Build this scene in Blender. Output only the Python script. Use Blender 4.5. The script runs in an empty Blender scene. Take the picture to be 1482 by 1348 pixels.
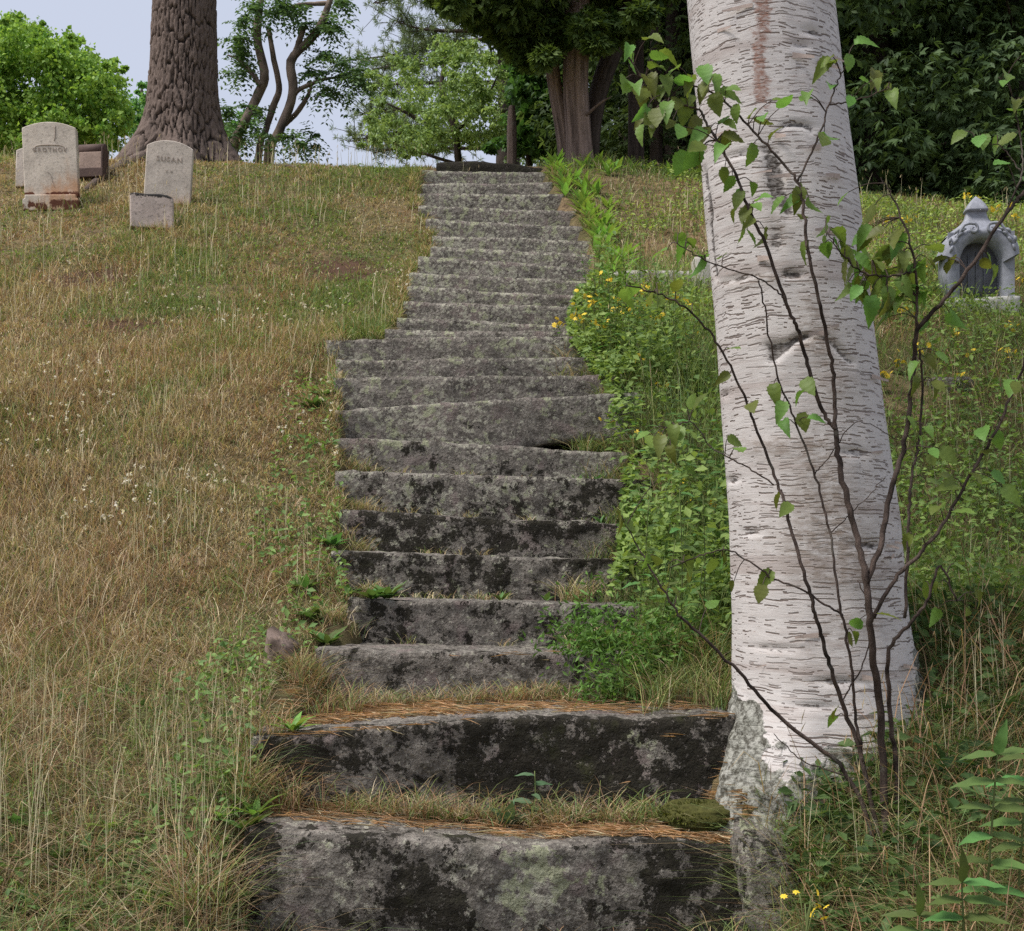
import bpy, math, random
import numpy as np
from mathutils import Vector, Matrix, Quaternion
from mathutils.bvhtree import BVHTree

R = math.radians
rng = np.random.default_rng(7)
random.seed(7)
scene = bpy.context.scene
col = scene.collection

# ------------------------------------------------------------------ camera, sky, sun, exposure
EYE, F, HY = 1.6, 1800.0, 800.0          # eye height (m), focal length and horizon row in photo pixels
cam_d = bpy.data.cameras.new('camera'); cam = bpy.data.objects.new('camera', cam_d); col.objects.link(cam)
cam.location = (0, 0, EYE); cam.rotation_euler = (R(90), 0, 0)
cam_d.sensor_fit = 'HORIZONTAL'; cam_d.sensor_width = 36.0; cam_d.lens = F/1482*36
cam_d.shift_y = (HY-674)/1482; cam_d.clip_start = 0.05; cam_d.clip_end = 1200
scene.camera = cam

SUN_EL, SUN_AZ = 58, -62                 # azimuth from +Y (view direction), negative to the left
world = bpy.data.worlds.new('World'); scene.world = world; world.use_nodes = True
wt = world.node_tree; wt.nodes.clear()
wo = wt.nodes.new('ShaderNodeOutputWorld'); bg = wt.nodes.new('ShaderNodeBackground')
sky = wt.nodes.new('ShaderNodeTexSky'); sky.sky_type = 'NISHITA'; sky.sun_disc = False
sky.sun_elevation = R(SUN_EL); sky.sun_rotation = R(SUN_AZ); sky.air_density = 1.0; sky.dust_density = 3.0; sky.ozone_density = 1.0
mixw = wt.nodes.new('ShaderNodeMix'); mixw.data_type = 'RGBA'; mixw.inputs[0].default_value = 0.80
wt.links.new(sky.outputs[0], mixw.inputs[6]); mixw.inputs[7].default_value = (4.95, 5.3, 6.3, 1)   # even cloud layer over the blue
wt.links.new(mixw.outputs[2], bg.inputs[0]); bg.inputs[1].default_value = 0.09
wt.links.new(bg.outputs[0], wo.inputs[0])

sun_d = bpy.data.lights.new('sun', 'SUN'); sun = bpy.data.objects.new('sun', sun_d); col.objects.link(sun)
sun_d.energy = 3.3; sun_d.angle = R(20); sun_d.color = (1.0, 0.955, 0.90)
sd = Vector((math.sin(R(SUN_AZ))*math.cos(R(SUN_EL)), math.cos(R(SUN_AZ))*math.cos(R(SUN_EL))*0.3-0.25, math.sin(R(SUN_EL)))).normalized()
sun.rotation_euler = sd.to_track_quat('Z', 'Y').to_euler(); sun.location = (-10, -6, 25)
sky.sun_rotation = math.atan2(sd.x, sd.y); sky.sun_elevation = math.asin(sd.z)

vs = scene.view_settings
vs.view_transform = 'Standard'; vs.look = 'None'; vs.exposure = 0.62; vs.gamma = 1.0; vs.use_curve_mapping = False
scene.render.engine = 'CYCLES'
scene.cycles.max_bounces = 6; scene.cycles.diffuse_bounces = 3; scene.cycles.transmission_bounces = 4; scene.cycles.transparent_max_bounces = 4
scene.cycles.use_denoising = False

# ------------------------------------------------------------------ helpers
def W(px, py, d):                        # photo pixel at a distance -> the place it stands
    return np.array([(px-741)/F*d, d, EYE+(HY-py)/F*d])

def hsh(i, j, k, s):
    h = (i.astype(np.int64)*374761393 + j.astype(np.int64)*668265263 + k.astype(np.int64)*2147483647 + s*1274126177) & 0xffffffff
    h = ((h ^ (h >> 13))*1274126177) & 0xffffffff
    h = (h ^ (h >> 16))*2246822519 & 0xffffffff
    return ((h ^ (h >> 15)) & 0xffffff)/16777216.0

def vnoise(p, s=0):
    p = np.asarray(p, float); f = np.floor(p); i = f.astype(np.int64); t = p-f; t = t*t*(3-2*t)
    out = 0
    for dx in (0, 1):
        for dy in (0, 1):
            for dz in (0, 1):
                w = (t[:, 0] if dx else 1-t[:, 0])*(t[:, 1] if dy else 1-t[:, 1])*(t[:, 2] if dz else 1-t[:, 2])
                out = out + w*hsh(i[:, 0]+dx, i[:, 1]+dy, i[:, 2]+dz, s)
    return out*2-1

def fbm(p, octv=4, s=0, rough=0.5):
    p = np.asarray(p, float); a, out, tot = 1.0, 0, 0
    for o in range(octv):
        out = out + a*vnoise(p*(2**o)+o*17.3, s+o); tot += a; a *= rough
    return out/tot

def worley(u, v, s=0):
    iu, iv = np.floor(u).astype(np.int64), np.floor(v).astype(np.int64)
    f1 = np.full(u.shape, 9.0); f2 = f1.copy(); idc = np.zeros(u.shape)
    z = np.zeros_like(iu)
    for a in (-1, 0, 1):
        for b in (-1, 0, 1):
            cx, cy = iu+a, iv+b
            d = np.hypot(cx+hsh(cx, cy, z, s)-u, cy+hsh(cx, cy, z, s+9)-v)
            c = hsh(cx, cy, z, s+21)
            lo = d < f1
            f2 = np.where(lo, f1, np.minimum(f2, d)); idc = np.where(lo, c, idc); f1 = np.where(lo, d, f1)
    return f1, f2, idc

def sstep(a, b, x):
    t = np.clip((np.asarray(x, float)-a)/(b-a), 0, 1); return t*t*(3-2*t)

def mesh(name, verts, faces, mat, smooth=True, cols=None, fl=None, vec=None):
    verts = np.asarray(verts, np.float32)
    faces = [np.asarray(f, np.int32) for f in (faces if isinstance(faces, list) else [faces])]
    faces = [f for f in faces if len(f)]
    me = bpy.data.meshes.new(name)
    me.vertices.add(len(verts)); me.vertices.foreach_set('co', verts.ravel())
    tot = np.concatenate([np.full(len(f), f.shape[1], np.int32) for f in faces])
    loops = np.concatenate([f.ravel() for f in faces])
    me.loops.add(len(loops)); me.loops.foreach_set('vertex_index', loops)
    me.polygons.add(len(tot)); st = np.concatenate([[0], np.cumsum(tot)[:-1]]).astype(np.int32)
    me.polygons.foreach_set('loop_start', st)
    if smooth: me.polygons.foreach_set('use_smooth', np.ones(len(tot), bool))
    if cols is not None:
        a = me.attributes.new('col', 'FLOAT_COLOR', 'POINT')
        a.data.foreach_set('color', np.c_[np.clip(cols, 0, 1), np.ones(len(verts))].astype(np.float32).ravel())
    for k, v in (fl or {}).items():
        a = me.attributes.new(k, 'FLOAT', 'POINT'); a.data.foreach_set('value', np.asarray(v, np.float32))
    for k, v in (vec or {}).items():
        a = me.attributes.new(k, 'FLOAT_VECTOR', 'POINT'); a.data.foreach_set('vector', np.asarray(v, np.float32).ravel())
    me.update(calc_edges=True); me.validate()
    if mat: me.materials.append(mat)
    return me

def tag(o, label=None, cat=None, group=None, kind=None):
    for k, v in (('label', label), ('category', cat), ('group', group), ('kind', kind)):
        if v: o[k] = v
    return o

def wloc(p):                              # a parent's place in the world (parents here are never rotated before parenting)
    v = np.zeros(3)
    while p is not None: v += np.array(p.location); p = p.parent
    return v

def obj(name, verts, faces, mat, parent=None, origin=None, **kw):
    verts = np.asarray(verts, float)
    org = np.array(origin if origin is not None else (wloc(parent) if parent else (0, 0, 0)), float)
    o = bpy.data.objects.new(name, mesh(name, verts-org, faces, mat, **kw)); col.objects.link(o)
    o.parent = parent; o.location = org-(wloc(parent) if parent else 0)
    return o

def empty(name, loc, label=None, cat=None, group=None):
    o = bpy.data.objects.new(name, None); col.objects.link(o); o.location = tuple(loc); o.empty_display_size = .1
    return tag(o, label, cat, group)

def copy_tree(o, parent=None):
    c = o.copy(); col.objects.link(c); c.parent = parent
    for ch in o.children: copy_tree(ch, c)
    return c

def catmull(pts, n):
    pts = np.asarray(pts, float)
    if len(pts) < 3:
        t = np.linspace(0, 1, n)[:, None]; return pts[0]*(1-t)+pts[-1]*t
    P = np.vstack([2*pts[0]-pts[1], pts, 2*pts[-1]-pts[-2]]); m = len(pts)-1
    out = []
    for q in np.linspace(0, m-1e-6, n):
        i = int(q); t = q-i; a, b, c, d = P[i:i+4]
        out.append(.5*((2*b)+(-a+c)*t+(2*a-5*b+4*c-d)*t*t+(-a+3*b-3*c+d)*t**3))
    return np.array(out)

def tube(pts, rad, n=10, rough=0.0, sd=0, cap=True, fs=6.0):
    pts = np.asarray(pts, float); m = len(pts)
    rad = np.interp(np.linspace(0, 1, m), np.linspace(0, 1, len(rad)), rad)
    T = np.gradient(pts, axis=0); T /= np.linalg.norm(T, axis=1)[:, None]+1e-9
    ref = np.array([0, 1, 0.]) if abs(T[0, 2]) > .5 else np.array([0, 0, 1.])
    A = np.cross(T, ref); A /= np.linalg.norm(A, axis=1)[:, None]+1e-9; B = np.cross(T, A)
    th = np.linspace(0, 2*math.pi, n, endpoint=False)
    ring = (A[:, None]*np.cos(th)[None, :, None]+B[:, None]*np.sin(th)[None, :, None])
    rr = rad[:, None]*np.ones((m, n))
    if rough:
        q = np.stack(np.broadcast_arrays(np.cos(th)[None]*1.5, np.sin(th)[None]*1.5, (np.arange(m)[:, None]*fs/m)), -1).reshape(-1, 3)
        rr = rr*(1+rough*fbm(q, 3, sd).reshape(m, n))
    V = (pts[:, None]+ring*rr[..., None]).reshape(-1, 3)
    i = np.arange(m-1)[:, None]*n; j = np.arange(n)[None]; k = (j+1) % n
    Q = np.stack([i+j, i+k, i+n+k, i+n+j], -1).reshape(-1, 4)
    tris = np.zeros((0, 3), int)
    if cap:
        V = np.vstack([V, pts[-1:], pts[:1]]); c = len(V)-2
        a = (m-1)*n+np.arange(n); b = (m-1)*n+(np.arange(n)+1) % n
        e = np.arange(n); f = (np.arange(n)+1) % n
        tris = np.vstack([np.stack([a, b, np.full(n, c)], -1), np.stack([f, e, np.full(n, c+1)], -1)])
    return V, [Q, tris]

def join(parts):
    V, Q, T = [], [], []; o = 0
    for v, fs in parts:
        V.append(v)
        for f in (fs if isinstance(fs, list) else [fs]):
            f = np.asarray(f)
            if len(f): (T if f.shape[1] == 3 else Q).append(f+o)
        o += len(v)
    out = []
    if Q: out.append(np.vstack(Q))
    if T: out.append(np.vstack(T))
    return np.vstack(V), out

def unit(v): return v/(np.linalg.norm(v, axis=-1, keepdims=True)+1e-9)

def leaves(c, axis, nrm, L, Wd, colr, fold=.15):
    """folded rhombic leaf blades, one per centre"""
    n = len(c); a = unit(axis); s = unit(np.cross(nrm, a)); k = np.cross(a, s)
    L = np.broadcast_to(L, n)[:, None]; Wd = np.broadcast_to(Wd, n)[:, None]
    V = np.stack([c-a*L*.5, c+s*Wd*.5+k*Wd*fold-a*L*.05, c+a*L*.5-k*L*.08, c-s*Wd*.5+k*Wd*fold-a*L*.05], 1).reshape(-1, 3)
    b = np.arange(n)[:, None]*4
    Fc = np.concatenate([b+np.array([[0, 3, 2]]), b+np.array([[0, 2, 1]])], 0)
    return V, Fc, np.repeat(colr, 4, 0)

def blades(p, h, w, az, lean, colr, tw=0.0):
    """grass blades: 7 points, bending over towards az"""
    n = len(p); d = np.stack([np.cos(az), np.sin(az), np.zeros(n)], -1); s = np.stack([-np.sin(az+tw), np.cos(az+tw), np.zeros(n)], -1)
    V = []
    for t, ww in ((0, 1), (.4, .9), (.75, .6)):
        c = p+d*(lean*h*t**1.7)[:, None]; c[:, 2] += h*t*(1-.35*np.clip(lean, 0, 1.8)*t)
        V += [c+s*(w*ww*.5)[:, None], c-s*(w*ww*.5)[:, None]]
    c = p+d*(lean*h)[:, None]; c[:, 2] += h*(1-.42*np.clip(lean, 0, 1.8)); V.append(c)
    V = np.stack(V, 1).reshape(-1, 3); b = np.arange(n)[:, None]*7
    Q = np.concatenate([b+np.array([[0, 1, 3, 2]]), b+np.array([[2, 3, 5, 4]])], 0); T = b+np.array([[4, 5, 6]])
    return V, [Q, T], np.repeat(colr, 7, 0)

def short_blades(p, h, w, az, lean, colr, tw=0.0):
    """turf blades: 5 points"""
    n = len(p); d = np.stack([np.cos(az), np.sin(az), np.zeros(n)], -1); s = np.stack([-np.sin(az+tw), np.cos(az+tw), np.zeros(n)], -1)
    m_ = p+d*(lean*h*.32)[:, None]; m_[:, 2] += h*.52*(1-.18*np.clip(lean, 0, 1.8)); c = p+d*(lean*h)[:, None]; c[:, 2] += h*(1-.42*np.clip(lean, 0, 1.8))
    V = np.stack([p+s*(w*.5)[:, None], p-s*(w*.5)[:, None], m_+s*(w*.42)[:, None], m_-s*(w*.42)[:, None], c], 1).reshape(-1, 3); b = np.arange(n)[:, None]*5
    return V, [b+np.array([[0, 1, 3, 2]]), b+np.array([[2, 3, 4]])], np.repeat(colr, 5, 0)

def rsph(n): return unit(rng.normal(size=(n, 3)))

# ------------------------------------------------------------------ materials
class NT:
    def __init__(s, name):
        s.m = bpy.data.materials.new(name); s.m.use_nodes = True; s.t = s.m.node_tree; s.t.nodes.clear()
        s.out = s.t.nodes.new('ShaderNodeOutputMaterial')
    def n(s, typ, ins=None, **props):
        nd = s.t.nodes.new('ShaderNode'+typ)
        for k, v in props.items(): setattr(nd, k, v)
        for k, v in (ins or {}).items(): s.put(nd.inputs[k], v)
        return nd
    def put(s, sock, v):
        if hasattr(v, 'is_linked') or isinstance(v, bpy.types.NodeSocket): s.t.links.new(v, sock)
        elif isinstance(v, (tuple, list)) and len(v) == 3 and sock.type == 'RGBA': sock.default_value = (*v, 1)
        else: sock.default_value = v
    def math(s, op, a, b=0.0, clamp=False):
        nd = s.n('Math', operation=op, use_clamp=clamp); s.put(nd.inputs[0], a); s.put(nd.inputs[1], b); return nd.outputs[0]
    def mix(s, f, a, b, mode='MIX'):
        nd = s.n('Mix', data_type='RGBA', blend_type=mode); s.put(nd.inputs[0], f); s.put(nd.inputs[6], a); s.put(nd.inputs[7], b); return nd.outputs[2]
    def step(s, v, lo, hi):
        nd = s.n('MapRange', interpolation_type='SMOOTHSTEP'); s.put(nd.inputs[0], v); s.put(nd.inputs[1], lo); s.put(nd.inputs[2], hi); return nd.outputs[0]
    def noise(s, vec, scale, detail=4, rough=.55, dist=0.0):
        nd = s.n('TexNoise', {'Scale': scale, 'Detail': detail, 'Roughness': rough, 'Distortion': dist})
        if vec is not None: s.put(nd.inputs['Vector'], vec)
        return nd.outputs[0]
    def vor(s, vec, scale, feature='F1', rnd=1.0):
        nd = s.n('TexVoronoi', {'Scale': scale, 'Randomness': rnd}, feature=feature); s.put(nd.inputs['Vector'], vec); return nd
    def pos(s): return s.n('NewGeometry').outputs['Position']
    def attr(s, name): return s.n('Attribute', attribute_name=name)
    def bump(s, h, strength=.5, dist=.01, prev=None):
        nd = s.n('Bump', {'Strength': strength, 'Distance': dist, 'Height': h})
        if prev is not None: s.put(nd.inputs['Normal'], prev)
        return nd.outputs[0]
    def done(s, colr, rough=.85, normal=None, trans=0.0, spec=.3):
        b = s.n('BsdfPrincipled', {'Base Color': colr, 'Roughness': rough, 'Specular IOR Level': spec})
        if normal is not None: s.put(b.inputs['Normal'], normal)
        sh = b.outputs[0]
        if trans:
            tr = s.n('BsdfTranslucent', {'Color': s.mix(1.0, colr, (1.25, 1.2, .7), 'MULTIPLY')})
            mx = s.n('MixShader', {0: trans}); s.t.links.new(sh, mx.inputs[1]); s.t.links.new(tr.outputs[0], mx.inputs[2]); sh = mx.outputs[0]
        s.t.links.new(sh, s.out.inputs[0]); return s.m

def mat_foliage(name, trans=.35, rough=.6, spec=.25):
    t = NT(name); return t.done(t.attr('col').outputs['Color'], rough, None, trans, spec)
M_leaf = mat_foliage('leaf')
M_grass = mat_foliage('grass_blade', .25, .75, .12)
M_needle = mat_foliage('needle', .15, .7, .1)

def mat_plain(name, c, var=.25, scale=30, rough=.85, bump=.3, trans=0, objrand=0.0):
    t = NT(name); p = t.pos(); n = t.noise(p, scale, 6, .6)
    c1 = tuple(x*(1-var) for x in c); c2 = tuple(min(1, x*(1+var)) for x in c)
    cc = t.mix(n, c1, c2)
    if objrand:
        oi = t.n('ObjectInfo').outputs['Random']
        hs = t.n('HueSaturation', {'Hue': t.math('ADD', .5-objrand*.06, t.math('MULTIPLY', oi, objrand*.12)), 'Value': t.math('ADD', 1-objrand*.5, t.math('MULTIPLY', oi, objrand)), 'Color': cc}); cc = hs.outputs[0]
    return t.done(cc, rough, t.bump(n, bump, .004), trans)

def mat_ground():
    t = NT('soil_thatch'); p = t.pos()
    n1 = t.noise(p, .9, 5, .6); n2 = t.noise(p, 11, 7, .7); n3 = t.noise(p, 60, 5, .7)
    c = t.mix(t.step(n2, .3, .7), (.075, .05, .032), (.29, .21, .12))
    c = t.mix(t.step(n1, .36, .62), c, t.mix(n2, (.05, .055, .022), (.17, .145, .07)))
    c = t.mix(t.math('MULTIPLY', t.step(n3, .55, .75), .6), c, (.33, .24, .13))
    c = t.mix(t.step(t.math('ADD', t.attr('bare').outputs['Fac'], t.math('MULTIPLY', t.math('SUBTRACT', n2, .5), 1.2)), .25, .6), c, t.mix(n3, (.035, .022, .016), (.15, .085, .055)))
    return t.done(c, .95, t.bump(n3, .8, .02, t.bump(n2, .7, .04)), 0, .1)
M_ground = mat_ground()

def mat_stone():
    t = NT('granite'); p = t.pos(); ms = t.attr('moss').outputs['Fac']; lc = t.attr('lichen').outputs['Fac']
    n1 = t.noise(p, 4.5, 7, .6); n2 = t.noise(p, 19, 6, .65); n3 = t.noise(p, 70, 5, .65); n4 = t.noise(p, 200, 3, .6)
    c = t.mix(t.step(n1, .3, .7), (.155, .138, .12), (.28, .25, .218))
    c = t.mix(t.step(n2, .36, .60), t.mix(.6, c, (.05, .044, .038)), c)
    c = t.mix(t.math('MULTIPLY', t.step(n3, .50, .62), .6), c, (.40, .37, .32))
    c = t.mix(t.math('MULTIPLY', t.step(t.noise(p, 30, 7, .72), .54, .61), .72), c, (.065, .056, .046))
    c = t.mix(t.math('MULTIPLY', t.step(t.noise(p, 8, 3, .5), .55, .68), .5), c, (.25, .19, .18))
    # crusts of lichen, two sizes
    v = t.vor(p, 34).outputs['Distance']; vv = t.math('ADD', t.math('MULTIPLY', v, -.35), t.noise(p, 26, 7, .72))
    l1 = t.step(t.math('ADD', t.math('ADD', vv, t.math('MULTIPLY', t.math('SUBTRACT', t.noise(p, 3.2, 4, .6), .5), .5)), t.math('MULTIPLY', lc, .155)), .48, .53)
    c = t.mix(t.math('MULTIPLY', l1, .85), c, t.mix(n3, (.27, .26, .20), (.54, .52, .43)))
    l2 = t.step(t.math('ADD', t.noise(p, 13.0, 8, .72), t.math('MULTIPLY', lc, .11)), .64, .68)
    c = t.mix(t.math('MULTIPLY', l2, .8), c, t.mix(n3, (.22, .24, .13), (.46, .47, .32)))
    # black moss
    mk = t.math('ADD', t.math('ADD', t.noise(p, 10.5, 10, .74), t.math('MULTIPLY', t.math('SUBTRACT', n3, .5), .30)), t.math('MULTIPLY', ms, .32))
    m1 = t.math('MULTIPLY', t.step(mk, .635, .675), t.math('SUBTRACT', 1.0, t.math('MULTIPLY', t.step(t.noise(p, 48, 4, .6), .60, .66), .75)))
    c = t.mix(t.math('MULTIPLY', m1, .96), c, t.mix(n3, (.008, .007, .005), (.035, .03, .018)))
    g = t.math('MULTIPLY', t.step(t.noise(p, 5, 5, .6), .58, .7), t.math('MULTIPLY', ms, .7))
    c = t.mix(g, c, (.06, .065, .022))
    c = t.mix(t.math('MULTIPLY', t.step(n4, .35, .7), .35), c, t.mix(.5, c, (.03, .03, .03)))
    h = t.math('ADD', t.math('MULTIPLY', n3, .6), t.math('ADD', t.math('MULTIPLY', n2, 1.2), t.math('MULTIPLY', m1, .9)))
    return t.done(c, .9, t.bump(n4, .5, .005, t.bump(h, 1.0, .024)), 0, .2)
M_stone = mat_stone()

def mat_bark_birch():
    t = NT('birch_bark'); cy = t.attr('cyl').outputs['Vector']; p = t.pos()
    sc = lambda a, b: t.n('VectorMath', {0: cy, 1: (a, b, 1)}, operation='MULTIPLY').outputs[0]
    wob = t.n('TexNoise', {'Scale': 9.0, 'Detail': 4.0, 'Vector': cy}).outputs[1]
    def dashes(a, b, ly, dens):
        base = t.n('VectorMath', {0: sc(a, b), 1: t.n('VectorMath', {0: wob, 1: (.5, 1.6, 0)}, operation='MULTIPLY').outputs[0]}, operation='ADD').outputs[0]
        v = t.n('TexVoronoi', {'Vector': base, 'Scale': 1.0, 'Randomness': .95}, voronoi_dimensions='2D')
        d = t.n('VectorMath', {0: base, 1: v.outputs['Position']}, operation='SUBTRACT').outputs[0]
        s = t.n('SeparateXYZ', {0: d}); rc = t.n('SeparateColor', {0: v.outputs['Color']})
        my = t.math('SUBTRACT', 1.0, t.step(t.math('ABSOLUTE', s.outputs[1]), ly*.55, ly*1.25))
        ln = t.math('ADD', .06, t.math('MULTIPLY', t.math('MULTIPLY', rc.outputs[0], rc.outputs[0]), .62))
        mx = t.math('LESS_THAN', t.math('ABSOLUTE', s.outputs[0]), ln)
        return t.math('MULTIPLY', t.math('MULTIPLY', my, mx), t.math('LESS_THAN', rc.outputs[1], dens))
    d1 = dashes(14, 52, .13, .78); d2 = dashes(29, 104, .2, .5); d3 = dashes(6.5, 30, .065, .7)
    zone = t.step(t.noise(sc(2.5, 4), 1, 5, .6), .44, .62)
    ds = t.math('MAXIMUM', t.math('MULTIPLY', d1, .95), t.math('MAXIMUM', t.math('MULTIPLY', d2, t.math('ADD', .16, t.math('MULTIPLY', zone, .75))), t.math('MULTIPLY', d3, .9)))
    n1 = t.noise(sc(3, 9), 1, 6, .6); n2 = t.noise(sc(12, 60), 1, 6, .7)
    c = t.mix(n1, (.48, .45, .435), (.66, .625, .605))
    c = t.mix(t.math('MULTIPLY', t.step(n2, .45, .75), .45), c, (.42, .36, .335))
    c = t.mix(t.math('MULTIPLY', t.step(t.noise(sc(1.5, 14), 1, 6, .65), .54, .70), .5), c, (.33, .27, .24))
    bd = t.noise(sc(.7, 10), 1, 5, .6); c = t.mix(t.math('MULTIPLY', t.step(bd, .53, .64), .7), c, t.mix(n2, (.26, .21, .185), (.52, .46, .44)))
    ds = t.math('MULTIPLY', ds, t.math('ADD', .45, t.math('MULTIPLY', t.step(t.noise(sc(4, 9), 1, 4, .6), .36, .56), .55)))
    c = t.mix(ds, c, t.mix(n2, (.085, .062, .052), (.20, .155, .135)))
    st = t.attr('stain').outputs['Fac']; bk = t.attr('dark').outputs['Fac']; li = t.attr('lichen').outputs['Fac']; br = t.attr('brown').outputs['Fac']
    nn = t.noise(sc(26, 60), 1, 7, .7)
    n5 = t.noise(sc(60, 110), 1, 6, .7)
    c = t.mix(t.math('MULTIPLY', t.step(t.math('ADD', st, t.math('MULTIPLY', t.math('SUBTRACT', nn, .5), 3.0)), .30, .75), t.math('ADD', .45, t.math('MULTIPLY', t.step(n5, .4, .6), .5))), c, t.mix(n5, (.13, .055, .035), (.36, .20, .15)))
    c = t.mix(t.math('MULTIPLY', t.math('MULTIPLY', t.math('MINIMUM', br, 1.0), t.step(nn, .36, .62)), .8), c, t.mix(n5, (.12, .09, .07), (.36, .29, .24)))
    c = t.mix(t.math('MULTIPLY', t.step(t.math('ADD', bk, t.math('MULTIPLY', t.math('SUBTRACT', nn, .5), 2.6)), .45, .8), t.math('ADD', .6, t.math('MULTIPLY', t.step(n5, .4, .6), .38))), c, t.mix(n5, (.012, .009, .007), (.07, .055, .045)))
    ln = t.noise(p, 45, 7, .7); l2 = t.noise(p, 17, 4, .6)
    lm = t.step(t.math('ADD', li, t.math('MULTIPLY', t.math('SUBTRACT', l2, .5), 1.4)), .38, .55)
    c = t.mix(lm, c, t.mix(t.step(ln, .38, .62), (.075, .07, .055), t.mix(l2, (.27, .275, .22), (.45, .44, .41))))
    h = t.math('ADD', t.math('MULTIPLY', ds, -.6), t.math('ADD', t.math('MULTIPLY', n2, .5), t.math('MULTIPLY', lm, t.math('MULTIPLY', ln, 3.0))))
    return t.done(c, .72, t.bump(h, .55, .008), 0, .25)
M_birch = mat_bark_birch()
M_curl = mat_plain('peeling_bark', (.42, .34, .30), .35, 60, .8, .3)

def mat_bark(name, dark, light, lich=0.0, sz=1.0):
    t = NT(name); p = t.pos(); cr = t.attr('plate').outputs['Fac']
    q = t.n('VectorMath', {0: p, 1: (1, 1, .22)}, operation='MULTIPLY').outputs[0]
    n1 = t.noise(q, 16*sz, 7, .65); n2 = t.noise(q, 70*sz, 5, .7)
    c = t.mix(t.step(t.math('ADD', t.math('MULTIPLY', cr, .95), t.math('MULTIPLY', n1, .55)), .40, 1.05), dark, light)
    c = t.mix(t.math('MULTIPLY', t.step(n2, .5, .7), .4), c, tuple(x*.55 for x in light))
    if lich:
        c = t.mix(t.math('MULTIPLY', t.step(t.noise(p, 9, 6, .65), .56, .66), lich), c, (.22, .23, .19))
    return t.done(c, .92, t.bump(n2, .5, .01, t.bump(n1, .8, .03)), 0, .15)
M_pinebark = mat_bark('pine_bark', (.018, .014, .012), (.155, .118, .10))  # near-black tone paints shadow into the cracks between the bark plates
M_cedarbark = mat_bark('cedar_bark', (.09, .065, .055), (.36, .265, .225), 0, 1.0)
M_locustbark = mat_bark('locust_bark', (.07, .055, .045), (.26, .20, .16), .2)
M_darkbark = mat_bark('dark_bark', (.03, .024, .02), (.09, .07, .06))
M_twig = mat_bark('twig_bark', (.03, .022, .018), (.12, .088, .074), .25, 3.0)
M_post = mat_bark('weathered_wood', (.07, .052, .042), (.22, .165, .14), .3)

def mat_marble(name, base, rust=0.0, grime=.4, blacktop=0.0):
    t = NT(name); p = t.n('TexCoord').outputs['Object']; s = t.n('SeparateXYZ', {0: p})
    n1 = t.noise(p, 7, 6, .6); n2 = t.noise(p, 40, 6, .65); n3 = t.noise(p, 120, 3, .6)
    c = t.mix(t.step(n1, .3, .7), tuple(x*.72 for x in base), base)
    c = t.mix(t.math('MULTIPLY', t.step(n2, .5, .7), grime), c, tuple(x*.42 for x in base))
    if rust:
        low = t.step(s.outputs[2], .75*rust, -.05)
        rn = t.noise(t.n('VectorMath', {0: p, 1: (1, 1, .45)}, operation='MULTIPLY').outputs[0], 6, 7, .65)
        k = t.math('MULTIPLY', t.step(t.math('ADD', rn, t.math('MULTIPLY', low, .16)), .53, .78), t.math('MINIMUM', t.math('ADD', low, .1), .85))
        c = t.mix(k, c, t.mix(n2, (.33, .15, .06), (.56, .34, .20)))
        k2 = t.step(t.math('ADD', t.noise(p, 12, 5, .6), t.math('MULTIPLY', t.step(s.outputs[2], .14*rust, .0), .35)), .72, .82)
        c = t.mix(k2, c, (.10, .035, .018))
    if blacktop:
        kb = t.step(t.math('ADD', t.noise(p, 16, 6, .7), t.math('MULTIPLY', t.step(s.outputs[2], blacktop*.80, blacktop*1.02), .35)), .62, .72)
        c = t.mix(kb, c, (.04, .036, .034))
    return t.done(c, .8, t.bump(n3, .3, .003, t.bump(n2, .4, .006)), 0, .25)
M_marble_rust = mat_marble('rusty_marble', (.68, .60, .51), .62, .7)
M_marble = mat_marble('marble', (.62, .545, .475), .20, .8)
M_footstone = mat_marble('footstone_marble', (.60, .50, .45), .12, 1.0, .29)
M_brownstone = mat_marble('brown_stone', (.38, .28, .23), .2, .6)
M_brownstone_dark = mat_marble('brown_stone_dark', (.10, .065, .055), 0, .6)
M_engrave = mat_plain('engraving', (.34, .285, .245), .5, 45)
M_zinc = mat_plain('bluish_zinc', (.275, .285, .325), .5, 30, .6, .25)
M_zinc_dark = mat_plain('dark_zinc', (.17, .175, .20), .6, 18, .7, .3)  # darker zinc for the niche's back panel and ribs
M_plinth = mat_marble('pale_plinth', (.50, .49, .46), 0, .7)
M_paleslab = mat_marble('pale_slab', (.52, .49, .45), 0, .6)
M_hleaf = mat_plain('sapling_leaf', (.155, .235, .05), .45, 30, .5, .3, .42, .8)
M_wleaf = mat_plain('weed_leaf', (.105, .185, .05), .4, 25, .62, .3, .3, .7)
M_bleaf = mat_plain('bright_leaf', (.21, .36, .07), .25, 20, .5, .2, .4, .4)
M_blue_leaf = mat_plain('bluish_leaf', (.10, .18, .09), .3, 20, .6, .2, .3, .4)
M_stem = mat_plain('green_stem', (.12, .15, .05), .3, 30)
M_yellow = mat_plain('yellow_petal', (.80, .58, .05), .15, 40, .6, .1, .2)

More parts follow.
